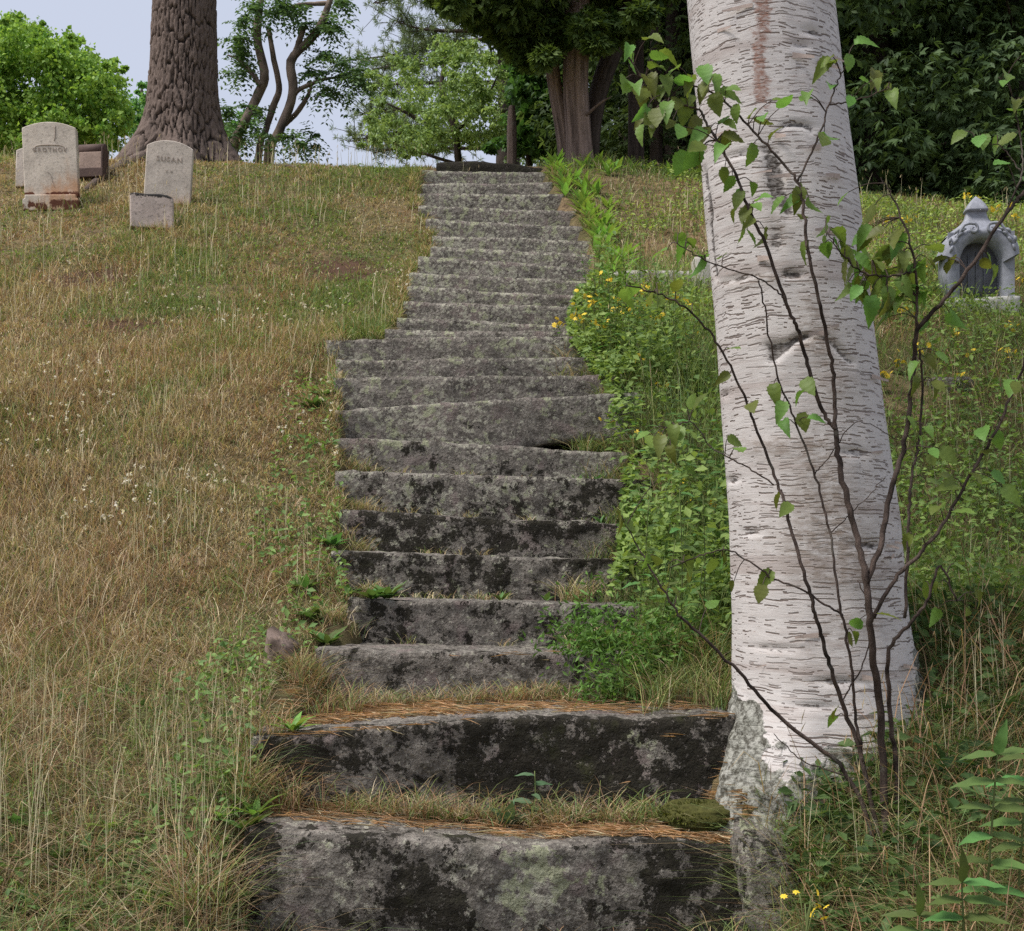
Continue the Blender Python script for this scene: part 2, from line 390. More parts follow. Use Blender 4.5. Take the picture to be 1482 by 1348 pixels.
# ------------------------------------------------------------------ the lie of the land
# stair nosings: left px, left row, right px, right row, distance
ST = [(350, 1195, 1105, 1236, 3.60), (362, 1060, 1062, 1036, 3.95), (455, 940, 935, 952, 4.60), (503, 868, 930, 878, 5.00),
      (478, 798, 948, 812, 5.40), (492, 738, 948, 762, 5.80), (486, 680, 950, 697, 6.15), (486, 633, 918, 651, 6.50),
      (484, 594, 930, 566, 6.80), (484, 547, 908, 542, 7.15), (484, 521, 884, 518, 7.50), (471, 492, 860, 486, 7.85),
      (556, 478, 858, 481, 8.08), (575, 460, 854, 471, 8.40), (583, 436, 862, 445, 8.70), (588, 414, 868, 431, 9.00),
      (591, 393, 871, 409, 9.30), (605, 371, 868, 391, 9.65), (623, 356, 862, 370, 10.0), (625, 341, 857, 350, 10.3),
      (617, 318, 845, 329, 10.65), (605, 298, 834, 306, 11.0), (603, 281, 816, 281, 11.4), (605, 264, 800, 265, 11.7),
      (606, 247, 793, 250, 12.1)]
SD = np.array([s[4] for s in ST]); SXL = np.array([(s[0]-741)/F*s[4] for s in ST]); SXR = np.array([(s[2]-741)/F*s[4] for s in ST])
SZ = np.array([EYE+(HY-(s[1]+s[3])/2)/F*s[4] for s in ST])
PD = np.r_[-200, 0, 2.3, 3.2, SD[:-1], 12.1, 12.6, 13.0, 13.5, 15, 25, 60, 400]
CR = (HY-700)/F*12.7                       # crest level
PZ = np.r_[-1, 0, .26, SZ[0]-.24, SZ[:-1]-.05, 4.60+CR, 4.80+CR, 4.93+CR, 4.98+CR, 5.0+CR, 4.9+CR, 3.5, -6]

def ground_z(x, y, carve=True, fine=True):
    x = np.asarray(x, float); y = np.asarray(y, float)
    ys = y
    z = sum(np.interp(ys+k, PD, PZ) for k in (-.3, -.15, 0, .15, .3))/5
    z = z + .11*sstep(9, 10.3, y)*sstep(-1.4, -3, x)*sstep(13, 12, y)
    z = z - np.clip(x-1.0, 0, 6)*.115*sstep(10.5, 12.3, y)*sstep(60, 20, y)
    z = z + .16*sstep(6.5, 8, y)*sstep(1.0, 2.5, x)*sstep(10.5, 9, y)
    z = z + .20*sstep(.84, 1.16, x)*sstep(5.2, 4.2, y)*sstep(2.2, 3.3, y)
    z = z + .05*fbm(np.stack([x*.7, y*.7, x*0], -1), 3, 3)
    if fine: z = z + .025*fbm(np.stack([x*4, y*4, x*0], -1), 3, 5)
    z = z - .13*np.exp(-((x+1.15)/.12)**2-((y-7.45)/.3)**2)
    if carve:
        xl = np.interp(y, SD, SXL); xr = np.interp(y, SD, SXR)
        ins = sstep(xl+.02, xl+.14, x)*sstep(xr-.02, xr-.14, x)*sstep(3.62, 3.75, y)*sstep(12.75, 12.5, y)
        z = z - .34*ins
        front = sstep(-.86, -.70, x)*sstep(.82, .66, x)*sstep(3.75, 3.66, y)*sstep(2.6, 3.4, y)
        z = z - .30*front
    return z

def in_stairs(x, y, m=0.0):
    i = np.clip(np.searchsorted(SD, y, side='right')-1, 0, len(SD)-1)
    return (y > 3.56) & (y < 12.55) & (x > SXL[i]-m) & (x < SXR[i]+m)

def axis_grid(lo, hi, st, far):
    core = np.arange(lo, hi+1e-6, st); g = []; a, s = hi, st
    while a < far: s *= 1.28; a += s; g.append(a)
    h = []; a, s = lo, st
    while a > -far: s *= 1.28; a -= s; h.append(a)
    return np.r_[h[::-1], core, g]
gx = axis_grid(-6.2, 6.2, .06, 420); gy = axis_grid(2.3, 14.2, .06, 420)
GX, GY = np.meshgrid(gx, gy); gv = np.stack([GX.ravel(), GY.ravel(), ground_z(GX.ravel(), GY.ravel())], -1)
nx, ny = len(gx), len(gy); ii = (np.arange(ny-1)[:, None]*nx+np.arange(nx-1)[None]).ravel()
gq = np.stack([ii, ii+1, ii+nx+1, ii+nx], -1)
gb = np.exp(-((gv[:, 0]+1.35)/.36)**2-((gv[:, 1]-9.75)/.32)**2)+.8*np.exp(-((gv[:, 0]+2.6)/.5)**2-((gv[:, 1]-8.3)/.25)**2)+.9*np.exp(-((gv[:, 0]+3.2)/.45)**2-((gv[:, 1]-9.3)/.22)**2)
tag(obj('hillside_ground', gv, gq, M_ground, fl={'bare': gb}), 'grassy graveyard hillside of dry thatch and brown soil', None, None, 'structure')

# ------------------------------------------------------------------ stone stairs
def grid_box(lo, hi, step):
    lo, hi = np.array(lo, float), np.array(hi, float)
    n = np.maximum(2, np.ceil((hi-lo)/step).astype(int)); V = []; Q = []; off = 0
    for ax in range(3):
        a, b = [(1, 2), (2, 0), (0, 1)][ax]
        for side in (0, 1):
            u = np.linspace(lo[a], hi[a], n[a]+1); v = np.linspace(lo[b], hi[b], n[b]+1)
            U, Vv = np.meshgrid(u, v); P = np.zeros((U.size, 3)); P[:, a] = U.ravel(); P[:, b] = Vv.ravel(); P[:, ax] = hi[ax] if side else lo[ax]
            m = len(u); i = (np.arange(len(v)-1)[:, None]*m+np.arange(m-1)[None]).ravel()
            q = np.stack([i, i+1, i+m+1, i+m], -1)
            Q.append((q if side else q[:, ::-1])+off); V.append(P); off += len(P)
    V = np.vstack(V); Q = np.vstack(Q)
    k = np.round((V-lo)/(hi-lo+1e-12)*40000).astype(np.int64)
    key = k[:, 0]*40001*40001+k[:, 1]*40001+k[:, 2]
    _, first, inv = np.unique(key, return_index=True, return_inverse=True)
    return V[first], inv.ravel()[Q]

def rough_block(lo, hi, step, r, amp, sd, fine=.004, low=.02):
    V, Q = grid_box(lo, hi, step); lo, hi = np.array(lo), np.array(hi)
    rr = r*(1+.9*np.clip(fbm(V*6+sd*3.1, 3, sd+50), -.6, 1))[:, None]
    inn = np.clip(V, lo+np.minimum(rr, (hi-lo)/2.2), hi-np.minimum(rr, (hi-lo)/2.2)); dlt = V-inn
    nn = unit(dlt); V2 = inn+nn*np.minimum(np.linalg.norm(dlt, axis=1)[:, None], rr)
    for a, (f, m) in enumerate(((2.2, low), (9, amp), (34, fine))):
        for c in range(3):
            V2[:, c] += m*fbm(V*f+sd*7.7, 3, sd*11+a*5+c)
    return V2, Q

stairs = empty('stone_stairs', (0, 3.6, .3), 'long flight of lichen-covered grey granite steps climbing the hill', 'stairs')
bvh_parts = [(gv, gq)]
LOW = [(640, 1290, .15, .12), (1020, 1290, .22, .14), (330, 1240, .18, .1), (520, 1300, .12, .2), (760, 1100, .16, .18), (880, 1110, .14, .22), (440, 1100, .2, .12), (985, 1070, .22, .2)]
for i, (xl, yl, xr, yr, d) in enumerate(ST):
    x0, x1 = SXL[i], SXR[i]
    zl = EYE+(HY-yl)/F*d; zr = EYE+(HY-yr)/F*d; zt = (zl+zr)/2
    nd = SD[i+1] if i+1 < len(SD) else 12.75
    depth = nd-d+.16
    zb = (SZ[i-1]-.05 if i else zt-.55)
    if i == 1: zb = SZ[0]-.06
    h = zt-zb
    step = .018 if i < 5 else (.028 if i < 12 else .034)
    r = .013 if i < 2 else .008
    V, Q = rough_block((x0, d, zt-max(h, .12)), (x1, d+depth, zt), step, r, .011 if i < 12 else .009, i+1, .009, .016 if i in (0, 1) else .007)
    t = (V[:, 0]-x0)/(x1-x0); dz = (zl-zt)+(zr-zl)*t
    topw = np.clip((V[:, 2]-(zt-h))/h, 0, 1)
    V[:, 2] += dz*topw
    if i == 8: V[:, 2] += (1-topw)*.085*sstep(.45, .75, t)          # lifted end, a dark gap below it
    if i == 7: V[:, 2] -= .015*topw*sstep(.5, .8, t)
    if i in (0, 1):                                                # worn, wavy nosing
        V[:, 2] += topw*.009*np.sin(V[:, 0]*5+i*2); V[:, 1] += .03*np.sin(V[:, 0]*3.1+i)*(1-np.clip((V[:, 1]-d)/.2, 0, 1))
    if i == 0: V[:, 2] += topw*.02*np.exp(-((V[:, 0]-.45)/.3)**2)-topw*.018*np.exp(-((V[:, 0]-.1)/.25)**2)
    V[:, 1] += .05*fbm(np.c_[V[:, 0]*1.1, V[:, 0]*0+i*3.3, V[:, 0]*0], 2, 77)
    base_m = [.46, .38, .22, .36, .42, .44, .30, .24, .0, .0, .0, -.05][i] if i < 12 else -.1
    moss = base_m+.22*fbm(V*2.3, 3, 31+i)
    moss = moss-.5*(np.abs(V[:, 1]-d) > .08)
    lich = ([.0, .0, .15, .3, .35, .4, .55, .6, .6, .65, .6, .75][i] if i < 12 else .85)+.4*fbm(V*1.7, 2, 61)
    if i in (0, 1):
        px = 741+V[:, 0]/V[:, 1]*F; py = HY-(V[:, 2]-EYE)/V[:, 1]*F
        for (cx, cy, w_, h_) in LOW:
            moss = moss+.30*np.exp(-((px-cx)/(w_*420))**2-((py-cy)/(h_*420))**2)
        k = np.exp(-((px-770)/95)**2-((py-1275)/60)**2)+.6*np.exp(-((px-500)/60)**2-((py-1290)/70)**2) if i == 0 else .5*np.exp(-((px-930)/40)**2-((py-1075)/25)**2)
        moss = moss-.9*k; lich = lich+1.5*k
    o = obj('stone_step', V, Q, M_stone, stairs, origin=(x0/2+x1/2, d, zt-h), fl={'moss': moss, 'lichen': lich})
    if i == 0: o['label'] = 'lowest step with a large pale lichen patch and pine needles on top'
    if i == 1: o['label'] = 'second step blotched with black moss, beside the birch trunk'
    if i == 8: o['label'] = 'raised step with a dark gap under its right end'
    if i == 11: o['label'] = 'wide step jutting out at its left end'
    bvh_parts.append((V, Q))
# the low dark kerb above the top step (moss attribute only darkens it), and boulder behind it
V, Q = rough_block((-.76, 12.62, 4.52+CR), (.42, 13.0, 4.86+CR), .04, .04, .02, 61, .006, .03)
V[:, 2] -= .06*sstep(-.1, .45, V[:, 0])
tag(obj('top_kerb', V, Q, M_stone, None, (-.15, 12.7, 4.5+CR), fl={'moss': V[:, 0]*0+.95, 'lichen': V[:, 0]*0-1}), 'dark stone kerb lying just above the topmost stair', 'kerb')

gvn, gqn = gv, gq
allv, allq, o_ = [], [], 0
for v, q in bvh_parts: allv.append(v); allq.append(q+o_); o_ += len(v)
BV = BVHTree.FromPolygons([tuple(v) for v in np.vstack(allv)], [tuple(int(k) for k in q) for q in np.vstack(allq)])
def drop(x, y):
    h = BV.ray_cast(Vector((x, y, 9)), Vector((0, 0, -1)))
    return h[0].z if h[0] is not None else float(ground_z(np.array([x]), np.array([y]))[0])
def gz(x, y): return float(ground_z(np.array([float(x)]), np.array([float(y)]))[0])

def boulder(name, c, rad, mat, sd, label, cat, moss=.3, lich=.5, group=None, n=26):
    th = np.linspace(0, math.pi, n); ph = np.linspace(0, 2*math.pi, 2*n, endpoint=False)
    T, P = np.meshgrid(th, ph, indexing='ij'); u = np.stack([np.sin(T)*np.cos(P), np.sin(T)*np.sin(P), np.cos(T)], -1).reshape(-1, 3)
    u = np.sign(u)*np.abs(u)**.75
    V = u*(1+.34*fbm(u*1.5+sd, 6, sd, .6))[:, None]*np.array(rad)+np.array(c)
    m = 2*n; i = np.arange(n-1)[:, None]*m; j = np.arange(m)[None]; k = (j+1) % m
    Q = np.stack([i+j, i+m+j, i+m+k, i+k], -1).reshape(-1, 4)
    return tag(obj(name, V, Q, mat, None, (c[0], c[1], c[2]-rad[2]*.6), fl={'moss': np.full(len(V), moss), 'lichen': np.full(len(V), lich)}), label, cat, group)

p = W(703, 240, 13.9); boulder('boulder', (p[0], 13.9, 4.98+CR+.03), (.30, .2, .17), M_stone, 5, 'rounded grey boulder behind the top of the stairs', 'boulder', .0, .5)

# ------------------------------------------------------------------ birch trunk
BD = 4.03
rows = [(1240, 1186, 192), (1200, 1186, 184), (1160, 1194, 180), (1110, 1195, 168), (1060, 1199, 154), (1000, 1197, 137), (900, 1188, 127), (750, 1178, 123), (600, 1161, 117), (450, 1146, 113), (300, 1130, 112), (150, 1115, 107), (0, 1100, 105)]
bz = np.array([EYE+(HY-r[0])/F*BD for r in rows]); bx = np.array([(r[1]-741)/F*BD for r in rows]); br = np.array([r[2]/F*BD*.985 for r in rows])
bz = np.r_[bz, 4.5, 6.5, 9.5]; bx = np.r_[bx, .71, .60, .55]; br = np.r_[br, .205, .14, .05]
zz = np.r_[np.arange(bz[0], 3.50, .0095), np.linspace(3.52, 9.5, 90)]
m, n = len(zz), 150
th = np.linspace(-math.pi, math.pi, n, endpoint=False)-math.pi/2      # seam at the back
cx = np.interp(zz, bz, bx); rr = np.interp(zz, bz, br)
k = np.ones(9)/9; cx[4:-4] = np.convolve(cx, k, 'valid'); rr[4:-4] = np.convolve(rr, k, 'valid')
TH, ZZ = np.meshgrid(th+math.pi/2, zz); THg = TH-math.pi/2
zr = lambda py: EYE+(HY-py)/F*BD
lob = sstep(zr(960), zr(1180), ZZ); q = np.stack([np.cos(THg)*1.2, np.sin(THg)*1.2, ZZ*.8], -1).reshape(-1, 3)
RR = rr[:, None]*(1+.055*fbm(q*1.3, 4, 4).reshape(m, n)+lob*(.07*np.cos(3*THg+.6)+.05*np.cos(5*THg)+.05*np.cos(9*THg+ZZ*6)))
U = TH*rr.mean()*1.0; Vv = ZZ
ut, vt = U.ravel(), Vv.ravel()
def at_px(px, py):                        # bark coordinates of a spot seen on the front of the trunk
    z = EYE+(HY-py)/F*(BD-.24); x = (px-741)/F*(BD-.22); c = np.interp(z, zz, cx); r_ = np.interp(z, zz, rr)
    return math.asin(max(-.98, min(.98, (x-c)/r_)))*rr.mean(), z
def spot(px, py, w, h, pw=2.0):
    u0, v0 = at_px(px, py); w, h = w/F*BD, h/F*BD
    return np.exp(-(np.abs((ut-u0)/w)**pw+np.abs((vt-v0)/h)**pw))
stain = sum(spot(*a) for a in ((1103, 10, 13, 45), (1098, 80, 9, 30), (1102, 125, 13, 28)))
dark = spot(1122, 262, 11, 40, 3)+spot(1110, 235, 7, 40)*.7+spot(1137, 300, 7, 16)+spot(1122, 345, 11, 20)*.8+spot(1140, 397, 10, 5)*.9+spot(1122, 500, 18, 8)*.9+spot(1155, 180, 22, 4)*.75+spot(1115, 512, 8, 10)*.7
for a in np.linspace(0, 1, 8): dark = dark+.75*spot(1120+a*45, 518-30*math.sin(a*1.6), 7, 4)+.7*spot(1190+a*42, 488+a*36, 6, 4)+.55*spot(1150+math.cos(a*3.1)*24, 190-10*math.sin(a*3.1), 4, 2.5)
br_ = .3*spot(1190, 950, 70, 40)+1.0*spot(1178, 490, 26, 30)+.55*spot(1180, 690, 32, 60)+.55*spot(1185, 790, 60, 34)+.7*spot(1230, 830, 60, 22)+.5*spot(1205, 560, 26, 26)+.55*spot(1100, 400, 80, 9)+.45*spot(1120, 640, 60, 9)+.5*spot(1170, 435, 18, 22)+.5*spot(1230, 900, 40, 20)+.4*spot(1120, 650, 45, 12)+.3*spot(1200, 740, 55, 70)+.45*spot(1125, 330, 20, 40)
edge = np.exp(-((ut-at_px(1028, 350)[0]+.012*vnoise(np.c_[ut*0, vt*22, ut*0], 6))/.02)**2)*sstep(zr(420), zr(400), vt)*sstep(zr(240), zr(260), vt); dark = dark+.85*edge+sum(.8*spot(*a) for a in ((1075, 395, 34, 5), (1150, 398, 14, 4), (1060, 690, 26, 4), (1235, 655, 22, 5), (1250, 425, 14, 10), (1095, 770, 18, 4), (1205, 985, 30, 5), (1120, 940, 34, 4), (1180, 40, 18, 5), (1160, 62, 14, 4), (1075, 215, 40, 3), (1255, 790, 26, 6), (1170, 1020, 26, 4), (1060, 560, 16, 4)))
tt = U.ravel()
lich = sstep(zr(1055), zr(1100), vt+.16*fbm(np.c_[ut*7, vt*7, ut*0], 5, 8, .6)-.28*sstep(.10, .28, tt)-.14*sstep(-.18, -.27, tt))
RR = RR+(.022*np.clip(lich, 0, 1)*fbm(np.c_[ut*22, vt*22, ut*0], 4, 19, .65)).reshape(m, n)
br_ = br_*1.7
RR = RR-(.012*np.clip(dark, 0, 1)-.004*br_.clip(0, 1)).reshape(m, n)
BVv = np.stack([cx[:, None]+RR*np.cos(THg), BD+RR*np.sin(THg), ZZ], -1).reshape(-1, 3)
i = np.arange(m-1)[:, None]*n; j = np.arange(n)[None]; kk = (j+1) % n
BQ = np.stack([i+j, i+kk, i+n+kk, i+n+j], -1).reshape(-1, 4)
birch = empty('birch_tree', (bx[0], BD, gz(bx[0], BD)), 'thick white-barked birch leaning left beside the lower steps', 'tree')
obj('trunk', BVv, BQ, M_birch, birch, fl={'stain': stain, 'dark': dark, 'brown': br_, 'lichen': lich}, vec={'cyl': np.stack([ut, vt, ut*0], -1)})

# loose curls of bark peeling off the trunk
for k in range(26):
    py = rng.uniform(30, 1040); z = zr(py); a0 = rng.uniform(-2.5, -.6); L_ = rng.uniform(.03, .09); hh = rng.uniform(.006, .02); c_ = np.interp(z, zz, cx); r_ = np.interp(z, zz, rr)*1.01
    P = []
    sg = rng.choice([-1, 1])
    for t in np.linspace(0, 1, 7):
        an = a0+sg*L_*t/r_; lift = .002+.022*t**2.2*rng.uniform(.8, 1.1)
        for e in (-1, 1): P.append((c_+(r_+lift)*math.cos(an), BD+(r_+lift)*math.sin(an), z+e*hh*(1-.55*t)*.5-.008*t*t))
    P = np.array(P); i_ = np.arange(6)*2; obj('bark_curl', P, np.stack([i_, i_+1, i_+3, i_+2], -1), M_curl, birch)

def crown_clumps(cs, rads, per, size, asp, c1, c2, droop=.3, shell=.55, flat=1.0, jit=.25):
    """leaf blades gathered in clumps; c1..c2 is the range of leaf colours"""
    P, A, N, L, C = [], [], [], [], []
    for c, r in zip(cs, rads):
        k = int(per); d = rsph(k); t = (shell+(1-shell)*rng.random(k)**.6)[:, None]
        p = np.array(c)+d*np.array(r)*t*(1+.25*rng.normal(size=(k, 1)))
        P.append(p); A.append(d*.7+rsph(k)*.9+np.array([0, 0, -droop])); N.append(rsph(k)*.8+np.array([0, 0, flat]))
        L.append(size*(1+jit*rng.normal(size=k)).clip(.4, 1.8))
        f = (rng.random((k, 1))*.75+.25*rng.random()); C.append((np.array(c1)*(1-f)+np.array(c2)*f)*(1+.12*rng.normal(size=(k, 1))))
    P, A, N, L, C = map(np.concatenate, (P, A, N, L, C))
    return leaves(P, A, N, L, L*asp, C)

def add_crown(parent, *a, mat=None, name='crown', **k):
    v, f, c = crown_clumps(*a, **k)
    return obj(name, v, f, mat or M_leaf, parent, smooth=False, cols=c)

# crown of the birch, unseen above the frame, made broad and dense to shade the foreground
parts = []; tips = []
for b in range(30):
    a = b*2.4; z0 = 5.5+b*.16; L_ = 3.5-.06*b
    c = np.array([.62, BD, z0]); e = c+np.array([math.cos(a)*L_, math.sin(a)*L_, 1.1]); mid = (c+e)/2+[0, 0, .35]
    parts.append(tube(catmull([c, mid, e], 8), [.05, .03, .01], 6)); tips += [mid, (mid+e)/2, e]
v, f = join(parts); obj('branches', v, f, M_twig, birch, fl={'plate': np.full(len(v), .5)})
add_crown(birch, tips, [(.75, .75, .4)]*len(tips), 170, .085, .7, (.05, .10, .025), (.12, .2, .05))

# rocks and moss by the birch's foot
p = W(1135, 1235, 3.46); V, Q = rough_block((p[0]-.10, 3.45, p[2]-.26), (p[0]+.09, 3.62, p[2]), .018, .03, .03, 23, .009, .05)
V[:, 2] -= .45*(V[:, 0]-p[0])+.25*(3.53-V[:, 1])
tag(obj('lichen_rock', V, Q, M_stone, None, (p[0], 3.53, p[2]-.25), fl={'moss': V[:, 0]*0+.3, 'lichen': V[:, 0]*0+.6}), 'small speckled rock beside the right end of the lowest step', 'rock')
p = W(1010, 1175, 3.80); b = boulder('moss_cushion', (p[0]+.01, 3.83, p[2]-.02), (.12, .08, .045), mat_plain('green_moss', (.06, .06, .014), .8, 55, .95, 1.0), 13, 'yellow-green moss cushion between the two lowest steps and the birch', 'moss', 0, 0, None, 44)

k = 2200; q = rsph(k); q[:, 2] = np.abs(q[:, 2]); P = np.array([p[0]+.01, 3.83, p[2]-.03])+q*[.125, .085, .05]*(.9+.2*rng.random((k, 1)))
v, f, c = leaves(P, q+.5*rsph(k), rsph(k), .02, .006, np.array([[.11, .12, .03]])*(.5+rng.random((k, 1)))); tuft = obj('moss_fronds', v, f, M_leaf, b, smooth=False, cols=c); tuft['kind'] = 'stuff'

# ------------------------------------------------------------------ big pine on the left
PDIST = 12.7
def pine():
    c0 = W(264, 250, PDIST); base = np.array([c0[0], PDIST, gz(c0[0], PDIST)])
    t_ = empty('pine_tree', base, 'massive dark pine trunk with deep plated bark behind the gravestones', 'tree')
    zz = np.r_[np.arange(base[2]-.25, 7.8, .016), np.linspace(7.85, 17, 60)]; m, n = len(zz), 230
    px_r = [(base[2]-.25, .60), (base[2]+.05, .47), (base[2]+.2, .39), (base[2]+.45, .335), (base[2]+.8, .30), (base[2]+1.3, .28), (7.8, .26), (10, .27), (17, .12)]
    rr = np.interp(zz, [a for a, _ in px_r], [b for _, b in px_r]); rr[8:-8] = np.convolve(rr, np.ones(17)/17, 'valid')
    th = np.linspace(0, 2*math.pi, n, endpoint=False)+math.pi/2
    TH, ZZ = np.meshgrid(th, zz)
    fl = sstep(base[2]+.75, base[2]-.1, ZZ)
    RR = rr[:, None]*(1+fl*(.16*np.cos(5*TH+.4)+.12*np.cos(3*TH+1.0))+.02*np.cos(2*TH))
    u = (TH*.36+.02*fbm(np.stack([TH*3, ZZ*4, TH*0], -1).reshape(-1, 3), 3, 2).reshape(m, n)).ravel(); v = ZZ.ravel()
    uw = u+.022*fbm(np.c_[u*9, v*2.6, u*0], 3, 41); f1, f2, idc = worley(uw/.047, v/.24, 4); e = f2-f1
    g1, g2, idg = worley(u/.034+3, v/.085+.4*idc, 8)
    pl = sstep(.03, .17, e)
    RR = RR+(pl*.026+.012*idc+.009*sstep(0, .16, g2-g1)+.006*fbm(np.c_[u*30, v*16, u*0], 3, 42)).reshape(m, n)
    cx = base[0]+.012*(ZZ-base[2])
    V = np.stack([cx+RR*np.cos(TH), base[1]+RR*np.sin(TH), ZZ], -1).reshape(-1, 3)
    i = np.arange(m-1)[:, None]*n; j = np.arange(n)[None]; k = (j+1) % n
    obj('trunk', V, np.stack([i+j, i+k, i+n+k, i+n+j], -1).reshape(-1, 4), M_pinebark, t_, fl={'plate': pl*.6+.2*idc+.2*sstep(0, .12, g2-g1)})
    for (pts, r) in (([(215, 240, 12.45), (185, 268, 12.1), (150, 285, 11.7), (120, 297, 11.3)], [.12, .07, .045, .02]),
                     ([(320, 235, 12.7), (370, 246, 12.5), (430, 258, 12.3), (520, 268, 12.0)], [.08, .035, .02, .01])):
        P = []
        for q in pts:
            w = W(*q); w[2] = gz(w[0], w[1])+.01; P.append(w)
        for q_, rq in zip(P, r): q_[2] -= .5*rq
        P[0][2] += .06
        v, f = tube(catmull(P, 26), r, 14, .35, 3, fs=14); obj('root', v, f, M_pinebark, t_, fl={'plate': .5+.5*fbm(v*14, 3, 3)})
    parts = []; tips = []
    for b in range(26):
        a = b*2.4; z0 = 9.8+b*.27; L_ = 3.4-.09*b; c = np.array([base[0]+.1, base[1], z0]); e = c+np.array([math.cos(a)*L_, math.sin(a)*L_, .5]); mid = (c+e)/2
        parts.append(tube(np.array([c, mid, e]), [.07, .04, .015], 6)); tips += [mid, (mid+e)/2, e]
    v, f = join(parts); obj('branches', v, f, M_darkbark, t_, fl={'plate': np.full(len(v), .5)})
    add_crown(t_, tips, [(.7, .7, .3)]*len(tips), 90, .16, .1, (.03, .06, .025), (.06, .10, .04), mat=M_needle)
pine()

# ------------------------------------------------------------------ trees beyond the crest
def trunk_tube(pts, rad, t_, mat, name='trunk', n=12, rough=.25, seg=30):
    v, f = tube(catmull(pts, seg), rad, n, rough, 3, fs=20)
    return obj(name, v, f, mat, t_, fl={'plate': .5+.5*fbm(v*9, 3, 3)})

def px_clumps(lst, d, spread, sub, frac=.42):
    """break each drawn mass (centre and half sizes in photo pixels) into small leaf clumps with depth"""
    cs, rs = [], []
    for (x, y, a, b) in lst:
        for _ in range(max(3, int(sub*a*b/900))):
            q = rsph(1)[0]*rng.random()**.4
            dd = d+q[1]*spread; c = W(x+q[0]*a*.9, y+q[2]*b*.9, dd); cs.append(c)
            s = (a*b)**.5/F*d*frac*(.6+.7*rng.random()); rs.append((s*1.15, s, s*.75))
    return cs, rs

def maple():
    d = 27; b = W(60, 240, d); base = (b[0], d, 4.8+CR)
    t_ = empty('maple_tree', base, 'bright green broadleaf tree behind the leftmost gravestones', 'tree')
    for pts, r in (([(60, 330, d), (55, 200, d), (70, 120, d), (60, 50, d)], [.2, .14, .09, .04]), ([(55, 220, d), (20, 150, d), (5, 80, d)], [.09, .07, .03]), ([(57, 190, d), (110, 150, d), (150, 110, d)], [.09, .06, .03])):
        trunk_tube([W(*q) for q in pts], r, t_, M_darkbark)
    cs, rs = px_clumps([(20, 65, 50, 45), (70, 90, 55, 55), (120, 115, 55, 45), (160, 150, 35, 45), (60, 165, 75, 45), (130, 190, 60, 40), (-30, 130, 60, 90), (40, 215, 80, 30), (55, 38, 12, 12), (105, 62, 16, 14), (160, 92, 18, 12), (178, 100, 10, 10), (15, 30, 20, 14)], d, 1.9, 17, .34)
    add_crown(t_, cs, rs, 110, .085, .8, (.09, .22, .035), (.38, .56, .11), shell=.0, flat=.4)
maple()
def maple2():
    d = 30; b = W(215, 240, d); t_ = empty('broadleaf_tree', (b[0], d, 4.8+CR), 'small fresh green tree just left of the big pine trunk', 'tree')
    trunk_tube([W(215, 330, d), W(212, 200, d), W(205, 130, d)], [.14, .09, .03], t_, M_darkbark)
    cs, rs = px_clumps([(205, 190, 30, 55), (200, 130, 12, 15), (225, 160, 30, 45), (340, 190, 25, 30)], d, 1.0, 14, .36)
    add_crown(t_, cs, rs, 110, .085, .8, (.08, .23, .06), (.26, .47, .15), shell=.0, flat=.4)
maple2()

def pinnate(cs, rs, per, c1, c2, leaflet=.075, L=.32):
    """feather leaves: a row of leaflets either side of an arching stalk"""
    P, A, N, C = [], [], [], []
    for c, r in zip(cs, rs):
        for _ in range(per):
            q = np.array(c)+rsph(1)[0]*np.array(r)*rng.random()**.5; a = rng.random()*6.28
            d = np.array([math.cos(a), math.sin(a), -.15+.55*rng.normal()]); s = np.array([-math.sin(a), math.cos(a), 0]); f = rng.random()*.8+.1
            cc = (np.array(c1)*(1-f)+np.array(c2)*f)
            for k in range(6):
                t = k/5; p = q+d*L*t+np.array([0, 0, -.12*t*t])
                for sg in (-1, 1):
                    P.append(p+s*sg*leaflet*.5); A.append(s*sg+d*.4+[0, 0, -.25]); N.append([rng.normal()*.6, -.3+rng.normal()*.6, .8]); C.append(cc*(1+.1*rng.normal()))
    P, A, N, C = map(np.array, (P, A, N, C))
    return leaves(P, A, N, leaflet, leaflet*.55, C)

LD = 21.5
def locust(label, trunks, clumps, per=26):
    b = W(trunks[0][0][0][0], 300, LD); z = 4.85+CR
    t_ = empty('locust_tree', (b[0], LD, z), label, 'tree', 'bare-stemmed trees on the crest')
    for k, (pts, r) in enumerate(trunks):
        P = [W(x, y, LD+dy) for x, y, dy in pts]
        if k == 0: P.insert(0, np.array([P[0][0]-.1, LD, z-.1]))
        trunk_tube(P, r, t_, M_locustbark, 'trunk' if k == 0 else 'branch', 12, .3)
    cs, rs = px_clumps(clumps, LD, .7, 6, .30)
    v, f, c = pinnate(cs, rs, int(per*.40), (.035, .085, .035), (.13, .22, .075), .085); obj('crown', v, f, M_leaf, t_, smooth=False, cols=c)
locust('crooked pale-stemmed tree nearest the big pine trunk', [([(336, 235, 0), (350, 185, 0), (372, 140, .1), (383, 108, 0), (372, 55, 0), (377, 0, 0), (385, -60, 0)], [.095, .085, .078, .076, .072, .065, .05]), ([(378, 125, 0), (350, 90, .2), (330, 80, .3)], [.05, .03, .015])],
       [(345, 82, 26, 20), (335, 100, 18, 20), (338, 150, 22, 26), (335, 195, 24, 20), (362, 10, 20, 10), (400, 12, 18, 10), (375, 192, 40, 8), (350, 60, 14, 8), (345, 30, 12, 10)])
